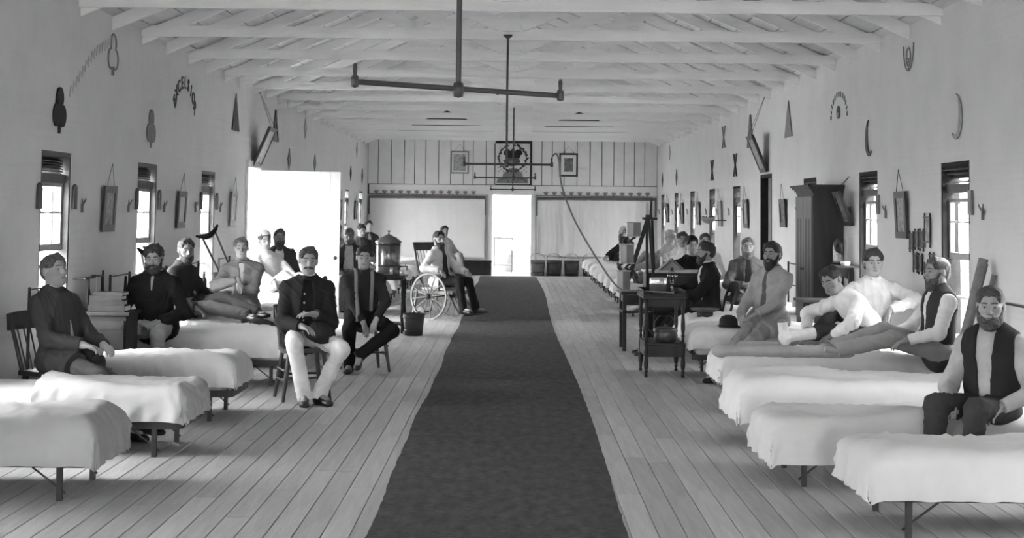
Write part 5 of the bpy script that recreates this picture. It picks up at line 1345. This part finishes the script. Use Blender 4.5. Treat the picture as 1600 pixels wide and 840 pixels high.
# ---- crutches, rolled canvas, hanging pouches, wall basket
def crutch(label, top, foot, w=.20, pad=.045, mat=None):
    a, b = Vector(top), Vector(foot); d = (b - a).normalized(); sdir = Vector((0, 1, 0)); sdir = (sdir - d * sdir.dot(d)).normalized()
    sd = d.cross(Vector((0, 1, 0))); sd = (Vector((1, .6, 0)) - d * Vector((1, .6, 0)).dot(d)).normalized()
    r = thing('crutch', label, 'crutch', tuple(b), 0, 'crutches leaning by the left cots'); o = -b
    mid = a + (b - a) * .62
    for k in (-1, 1): one('strut', mat or CHL, r, 'tube', [a + o + sd * k * w * .36, a.lerp(mid, .6) + o + sd * k * w * .28, mid + o + sd * k * .012], [.012, .013, .012], 8)
    one('staff', mat or CHL, r, 'cyl', mid + o, b + o, .015, .011, 8); one('hand_grip', CHL, r, 'cyl', a.lerp(b, .38) + o - sd * w * .3, a.lerp(b, .38) + o + sd * w * .3, .012, .012, 8)
    one('arm_pad', DARKW, r, 'tube', [a + o + sd * (t * w * .62) - d * (.045 * t * t * 1.6 - .01) for t in np.linspace(-1, 1, 9)], [pad * (.35 + .65 * (1 - t * t)) for t in np.linspace(-1, 1, 9)], 10)
crutch('crutch with a big dark curved armrest leaning by the third left window', (-3.66, 18.5, 1.33), (-3.12, 18.95, .011), .24, .034)
crutch('first crutch of the pair leaning by the second left window', (-3.74, 15.68, 1.20), (-3.52, 15.78, .011), .13, .03, M('crutch_metal', .35, .4, metal=.5))
crutch('second crutch of the pair leaning by the second left window', (-3.72, 15.86, 1.21), (-3.42, 15.9, .011), .13, .03, M('crutch_metal', .35))
r = thing('rolled_canvas', 'rolled dark canvas on poles leaning at the right edge', 'canvas roll', (3.33, 11.98, 0))
one('roll', M('canvas_dark', .16, .9, .3, 10, .3, 60), r, 'tube', [(0, 0, 0), (.12, 0, .5), (.33, .02, 1.32)], [.04, .042, .038], 14)
one('pole', CHL, r, 'cyl', (.03, .06, 0), (.36, .06, 1.28), .02, .02, 8); one('pole', CHL, r, 'cyl', (.09, -.07, 0), (.385, -.06, 1.2), .02, .02, 8)
r = thing('towel_rail', 'thin dark wall rail with a pale towel behind the left cots', 'towel rail', (XL + .02, 13.66, 1.03))
one('rail', IRON, r, 'cyl', (.1, -.3, 0), (.1, .3, 0), .010, .010, 6)
for k in (-1, 1): one('arm', IRON, r, 'cyl', (0, k * .29, .0), (.1, k * .29, 0), .008, .008, 6)
one('post', IRON, r, 'cyl', (.1, .3, -.45), (.1, .3, .05), .012, .012, 6)
v, q = [], []
for i in range(9):
    for j in range(13): v.append((.112 + .012 * math.sin(i * 1.3), .02 + i * .02, .0 - j * .038 + .004 * math.sin(i + j)))
q = [(i * 13 + j, i * 13 + j + 1, (i + 1) * 13 + j + 1, (i + 1) * 13 + j) for i in range(8) for j in range(12)]
o = link_mesh('towel', np_mesh('towel', np.array(v), np.array(q)), cloth_mat(.5, 'shirt'), r); sd_ = o.modifiers.new('thickness', 'SOLIDIFY'); sd_.thickness = .006
def pouch(label, x, y, z):
    o = MB().prism([(-.012, 0), (.012, 0), (.02, -.08), (.075, -.16), (-.01, -.26), (-.045, -.2), (-.03, -.1)], (0, 0, 0), (0, 1, 0), (0, 0, 1), .02).build('hanging_pouch', DARKW)
    o.location = (x, y, z); tag(o, label, 'pouch', 'small dark pouches hanging behind the left cots')
pouch('dark pointed pouch at the near end of the towel rail', XL + .115, 13.46, 1.02); pouch('dark pointed pouch at the far end of the towel rail', XL + .115, 13.92, 1.02)
pouch('dark pouch hanging on the head frame behind the man in black', XL + .09, 14.86, .99); pouch('dark pouch hanging left of the man in profile', XL + .09, 12.36, .99)
r = thing('hanging_basket', 'small wall basket of dark leaves by a far right window', 'basket', (3.42, 27.1, 1.47))
one('bowl', FRMG, r, 'lathe', [(.001, 0), (.06, .01), (.11, .06), (.13, .11), (.12, .11), (.05, .03), (.001, .02)], (0, 0, 0), 16); one('bracket', IRON, r, 'bar', (.1, 0, .06), (.32, 0, .06), .02, .02)
random.seed(6)
for i in range(14): a = i * 2.4; one('leaf', BADGE[2], r, 'prism', [(0, 0), (.03, .02), (.08, 0), (.03, -.02)], (.05 * math.cos(a), .05 * math.sin(a), .1), (math.cos(a), math.sin(a), .4), (-math.sin(a) * .3, math.cos(a) * .3, 1), .003)
# bottles and jars on the left cabinet
for i, (dx, dy, rr, h, v) in enumerate(((-.12, -.1, .03, .20, .05), (-.04, -.02, .035, .14, .4), (.06, -.12, .04, .09, .5), (.13, .0, .03, .17, .04), (.02, .1, .028, .22, .08))):
    r = thing('bottle', ('tall dark bottle at the wall end of the left bedside cabinet', 'pale squat jar in the middle of the left bedside cabinet', 'low white pot at the front of the left bedside cabinet', 'dark bottle nearest the folded arms', 'tallest dark bottle behind the jars')[i], 'bottle', (-3.58 + dx, 17.22 + dy, .75), 0, 'bottles on the left bedside cabinet')
    one('glass', M('bottle_%d' % i, v, .25, .1, spec=.5), r, 'lathe', [(.001, 0), (rr, 0), (rr, h * .6), (rr * .4, h * .78), (rr * .4, h), (.001, h)], (0, 0, 0), 14); one('stopper', CHL, r, 'lathe', [(.001, h), (rr * .35, h), (rr * .4, h + .02), (.001, h + .022)], (0, 0, 0), 10)

# ---------------------------------------------------------------- far wall fittings
def sheet(label, x0, x1, z0, z1, amp, seed, sag):
    r_ = np.random.default_rng(seed); n, k = 260, 30
    X, Tt = np.meshgrid(np.linspace(x0, x1, n), np.linspace(0, 1, k), indexing='ij')
    ph = r_.uniform(0, 6, 6)
    fold = sum(a * (1 - 2 * np.abs(np.sin(f * X + p + 1.5 * np.sin(1.1 * X) + .25 * np.sin(7 * Tt)))) * (.6 + .4 * np.sin(2.3 * X + p)) for f, a, p in ((6.5, 1, ph[0]), (11.5, .6, ph[1]), (19, .35, ph[2])))
    Y = YB - .10 - amp * (.25 + .75 * np.sin(PI * Tt * .85 + .3)) * fold - .01
    Z = z1 - (z1 - z0) * Tt - sag * Tt * np.sin(PI * (X - x0) / (x1 - x0)) * .5 + .01 * np.sin(3 * X) * Tt
    v = np.stack([X, Y, Z], -1).reshape(-1, 3); i, j = np.meshgrid(np.arange(n - 1), np.arange(k - 1), indexing='ij'); p = (i * k + j).ravel()
    o = link_mesh('hanging_sheet', np_mesh('hanging_sheet', v, np.stack([p, p + k, p + k + 1, p + 1], 1)), M('hanging_sheet', .66, .9, .04, 2, .1, 60))
    sd = o.modifiers.new('thickness', 'SOLIDIFY'); sd.thickness = .008
    return tag(o, label, 'sheet', 'sheets hung on the far wall')
sheet('smooth white sheet hung left of the far doorway', XL + .08, -.76, .42, 1.96, .006, 2, .02)
sheet('pleated white sheet hung right of the far doorway', .62, XR - .12, .50, 1.96, .05, 5, .05)
for x0, x1, lb in ((XL + .03, -.74, 'dark curtain pole above the smooth sheet'), (.58, XR - .03, 'dark curtain pole above the pleated sheet')):
    r = thing('curtain_pole', lb, 'curtain pole', ((x0 + x1) / 2, YB - .09, 2.0)); L = x1 - x0
    one('batten', M('pole_dark', .09, .6, .2), r, 'box', (0, 0, 0), (L, .05, .085)); 
    for k in (-1, 1): one('end_drop', M('pole_dark', .09), r, 'box', (k * (L / 2 - .02), 0, -.25), (.04, .04, .42))
crown = [(-.05, -.02), (.0, -.06), (.05, -.02), (.07, .05), (.035, .02), (.02, .06), (0, .02), (-.02, .06), (-.035, .02), (-.07, .05)]
for (xa, xb, side) in ((-3.6, -1.06, 'left'), (.83, 3.49, 'right')):
    for i in range(13):
        o = MB().prism(crown, (0, 0, 0), (1, 0, 0), (0, 0, 1), .012).build('leaf_ornament', BADGE[2]); o.location = (xa + (xb - xa) * i / 12, YB - .027, 2.13)
        tag(o, 'small leaf ornament, %s from the left in the row over the %s sheet' % (('first', 'second', 'third', 'fourth', 'fifth', 'sixth', 'seventh', 'eighth', 'ninth', 'tenth', 'eleventh', 'twelfth', 'last')[i], side), 'ornament', 'leaf ornaments over the %s sheet' % side)
def wall_picture(label, x0, x1, z0, z1, fr, b, mat_in, pr):
    r = thing('gable_picture', label, 'picture', ((x0 + x1) / 2, YB - .045, z0)); w, h = x1 - x0, z1 - z0
    m = MB()
    for k in (-1, 1): m.box((k * (w / 2 - b / 2), 0, h / 2), (b, .03, h)); m.box((0, 0, h / 2 + k * (h / 2 - b / 2)), (w - 2 * b, .03, b))
    m.build('frame', fr, r); one('mount', MATB, r, 'box', (0, .005, h / 2), (w - 2 * b, .01, h - 2 * b)); one('print', pr, r, 'box', (0, -.002, h / 2), (w - 2 * mat_in, .006, h - 2 * mat_in))
    one('cord', DARKW, r, 'tube', [(-w * .3, 0, h), (0, .01, h + .17), (w * .3, 0, h)], .004, 4)
wall_picture('grey-framed print on the gable boards left of the emblem', -1.67, -1.19, 2.62, 3.21, FRMG, .035, .075, PRINT)
wall_picture('black-framed print with wide mount right of the emblem', 1.17, 1.66, 2.57, 3.18, M('black_frame', .012, .4), .045, .13, PRINTD)
# painted emblem panel: wreath round a spread bird, foliage below
r = thing('emblem_panel', 'pale panel with dark leafy wreath and bird emblem above the far door', 'panel', (-.045, YB - .062, 2.36))
one('board', M('emblem_paper', .62, .85, .06), r, 'box', (0, 0, .53), (.92, .03, 1.06))
for k in (-1, 1): one('edge_strip', BADGE[0], r, 'box', (k * .465, -.004, .53), (.025, .03, 1.06))
random.seed(12)
leaf = [(0, 0), (.03, .022), (.075, 0), (.03, -.022)]
wr = one('wreath', BADGE[1], r, 'tube', [(.36 * math.cos(a), -.024, .68 + .33 * math.sin(a)) for a in np.linspace(-PI / 2 - 2.8, -PI / 2 + 2.8, 30)], .014, 6)
for i in range(56):
    a = -PI / 2 - 2.85 + 5.7 * i / 55; d = random.uniform(-.8, .8) + a + PI / 2
    one('leaf', BADGE[0], wr, 'prism', leaf, (.36 * math.cos(a) + random.uniform(-.03, .03), -.026, .68 + .33 * math.sin(a) + random.uniform(-.03, .03)), (math.cos(d), 0, math.sin(d)), (-math.sin(d), 0, math.cos(d)), .006)
one('wing', BADGE[0], r, 'prism', [(-.25, .12), (-.22, .21), (-.13, .26), (-.05, .2), (-.03, .26), (.02, .28), (.05, .24), (.04, .19), (.12, .25), (.22, .22), (.26, .13), (.2, .09), (.19, .03), (.12, .02), (.09, -.05), (0, -.08), (-.09, -.05), (-.12, .02), (-.19, .03), (-.2, .09)], (0, -.018, .66), (1, 0, 0), (0, 0, 1), .008)
one('shield', BADGE[1], r, 'prism', [(-.26, -.02), (-.1, .06), (.16, .05), (.2, -.05), (.1, -.15), (-.05, -.17), (-.18, -.11)], (0, -.019, .63), (1, 0, 0), (0, 0, 1), .009)
one('breast', BADGE[2], r, 'prism', circ(-.02, 0, .1, .055), (-.02, -.0285, .56), (1, 0, 0), (0, 0, 1), .004)
one('foliage', BADGE[2], r, 'prism', [(-.42, 0), (.42, 0), (.40, .13), (.28, .15), (.25, .27), (.15, .33), (.10, .4), (-.08, .4), (-.14, .33), (-.24, .27), (-.27, .15), (-.40, .13)], (0, -.018, .02), (1, 0, 0), (0, 0, 1), .008)
for k in (-1, 1):
    one('scroll', BADGE[1], r, 'tube', [(k * .1, -.028, .05), (k * .16, -.028, .15), (k * .28, -.028, .12), (k * .36, -.028, .06)], .012, 6)
    for (a, b) in ((0, 0), (.06, .05), (-.06, .05), (.06, -.05), (-.06, -.05)): one('dot', BADGE[0], r, 'prism', circ(k * .30 + a, .38 + b, .014, .014, 8), (0, -.018, 0), (1, 0, 0), (0, 0, 1), .004)

# ---------------------------------------------------------------- gas pendants down the middle, and the hose
PIPE = M('gas_pipe', .06, .45, .2, 8, metal=.3)
def pendant(label, x, y, z, a, b, top, th=.011, hose=False):
    """a, b: ends of the cross-pipe"""
    r = thing('gas_pendant', label, 'gas light', (x, y, z), 0, 'gas pendants over the aisle')
    one('stem', PIPE, r, 'cyl', (0, 0, -.02), (0, 0, top - z), th, th, 10); one('ceiling_rose', PIPE, r, 'lathe', [(.001, 0), (.05, 0), (.04, -.02), (th, -.04)], (0, 0, top - z), 14)
    a, b = Vector(a) - Vector((x, y, z)), Vector(b) - Vector((x, y, z))
    one('cross_pipe', PIPE, r, 'cyl', a, b, th, th, 10); one('tee', PIPE, r, 'lathe', [(.001, -.035), (.02, -.03), (.026, 0), (.02, .03), (.001, .035)], (0, 0, 0), 12)
    for e in (a, b):
        bn = one('burner', PIPE, r, 'lathe', [(.001, -.025), (.016, -.02), (.016, .02), (.008, .03), (.010, .06), (.006, .075), (.001, .075)], e, 10); one('tap_key', PIPE, bn, 'box', e + Vector((0, -.02, -.005)), (.012, .05, .02))
pendant('nearest gas pendant, its thick cross-pipe aslant under the beams', -.245, 6.6, 2.17, (-.66, 6.3, 2.175), (.205, 6.95, 2.175), 3.44, .012)
pendant('second gas pendant from us, with a hose at its right end', -.08, 15.55, 2.125, (-.512, 15.55, 2.125), (.378, 15.55, 2.125), 3.44, .011)
pendant('third gas pendant from us, before the emblem panel', -.015, 22.9, 2.15, (-.587, 22.9, 2.15), (.31, 22.9, 2.15), 4.9, .011)
pendant('farthest gas pendant, just over the far doorway', -.03, 31.0, 2.09, (-.469, 31.0, 2.09), (.421, 31.0, 2.09), 4.9, .011)
def smooth(pts, n=8):
    P = [np.array(p, float) for p in pts]; P = [2 * P[0] - P[1]] + P + [2 * P[-1] - P[-2]]; out = []
    for i in range(1, len(P) - 2):
        for t in np.linspace(0, 1, n, endpoint=False):
            out.append(.5 * (2 * P[i] + (P[i + 1] - P[i - 1]) * t + (2 * P[i - 1] - 5 * P[i] + 4 * P[i + 1] - P[i + 2]) * t * t + (-P[i - 1] + 3 * P[i] - 3 * P[i + 1] + P[i + 2]) * t ** 3))
    return [tuple(p) for p in out] + [tuple(P[-2])]
o = MB().tube(smooth([(.378, 15.53, 2.205), (.42, 15.53, 2.235), (.452, 15.53, 2.16), (.485, 15.55, 1.90), (.64, 15.6, 1.52), (.95, 15.7, 1.03), (1.10, 15.75, .87), (1.22, 15.78, .855), (1.36, 15.70, .855), (1.60, 15.70, .84), (1.66, 16.0, .83), (1.66, 16.06, .835)]), .009, 8).build('gas_hose', M('rubber_hose', .16, .7, .15))
tag(o, 'flexible gas hose slanting from the pendant down to the lamp', 'hose')

# ---------------------------------------------------------------- outside
o = MB().box((-.06, YB + 2.6, -.06), (9, 5, .12)).build('porch_deck', M('deck_boards', .5, .8, .08)); tag(o, kind='structure')
o = MB().box((-.06, YB + 2.5, 2.62), (8, 4.4, .06)).build('porch_roof', PAINT); tag(o, 'low whitewashed porch roof outside the far doorway', 'roof')
r = thing('porch_table', 'thin-legged table standing outside the far doorway', 'table', (-.28, YB + 1.6, 0))
one('top', FRMG, r, 'box', (0, 0, .92), (.55, .4, .04))
for sx in (-1, 1):
    for sy in (-1, 1): one('leg', FRMG, r, 'box', (sx * .24, sy * .17, .45), (.035, .035, .9))
one('shelf', FRMG, r, 'box', (0, 0, .2), (.5, .36, .03))
r = thing('porch_sack', 'pale bundle lying beside the porch table', 'sack', (-.15, YB + 2.2, 0)); G = Field((-.4, -.3, -.05), (.4, .3, .7), .02); G.ell((0, 0, .25), (.28, .2, .27)); G.ell((.05, 0, .45), (.15, .12, .14), None, .05); link_mesh('bundle', G.mesh('bundle', .01, 2), cloth_mat(.3, 'shirt'), r)
r = thing('porch_house', 'whitewashed outbuilding across the yard seen through the far doorway', 'building', (0, YB + 7, -.65))
one('wall', PAINT, r, 'box', (0, 0, 1.9), (12, .2, 3.8)); one('eave', M('eave_grey', .4), r, 'box', (0, -.25, 3.3), (12, .5, .06)); one('gutter_board', M('eave_grey', .4), r, 'box', (0, -.5, 3.27), (12, .03, .16))
r = thing('sky_blocker', 'long grey block added beyond the right windows to cut their sky light', 'building', (XR + 6.0, 14, -.65))  # added mass, blocks sky so the right windows give less light
one('wall', M('sky_blocker_wall', .35, .9, .08), r, 'box', (1, 0, 2.3), (2, 70, 4.6)); one('roof', GAPM, r, 'box', (1.4, 0, 4.9), (3.6, 71, .5))
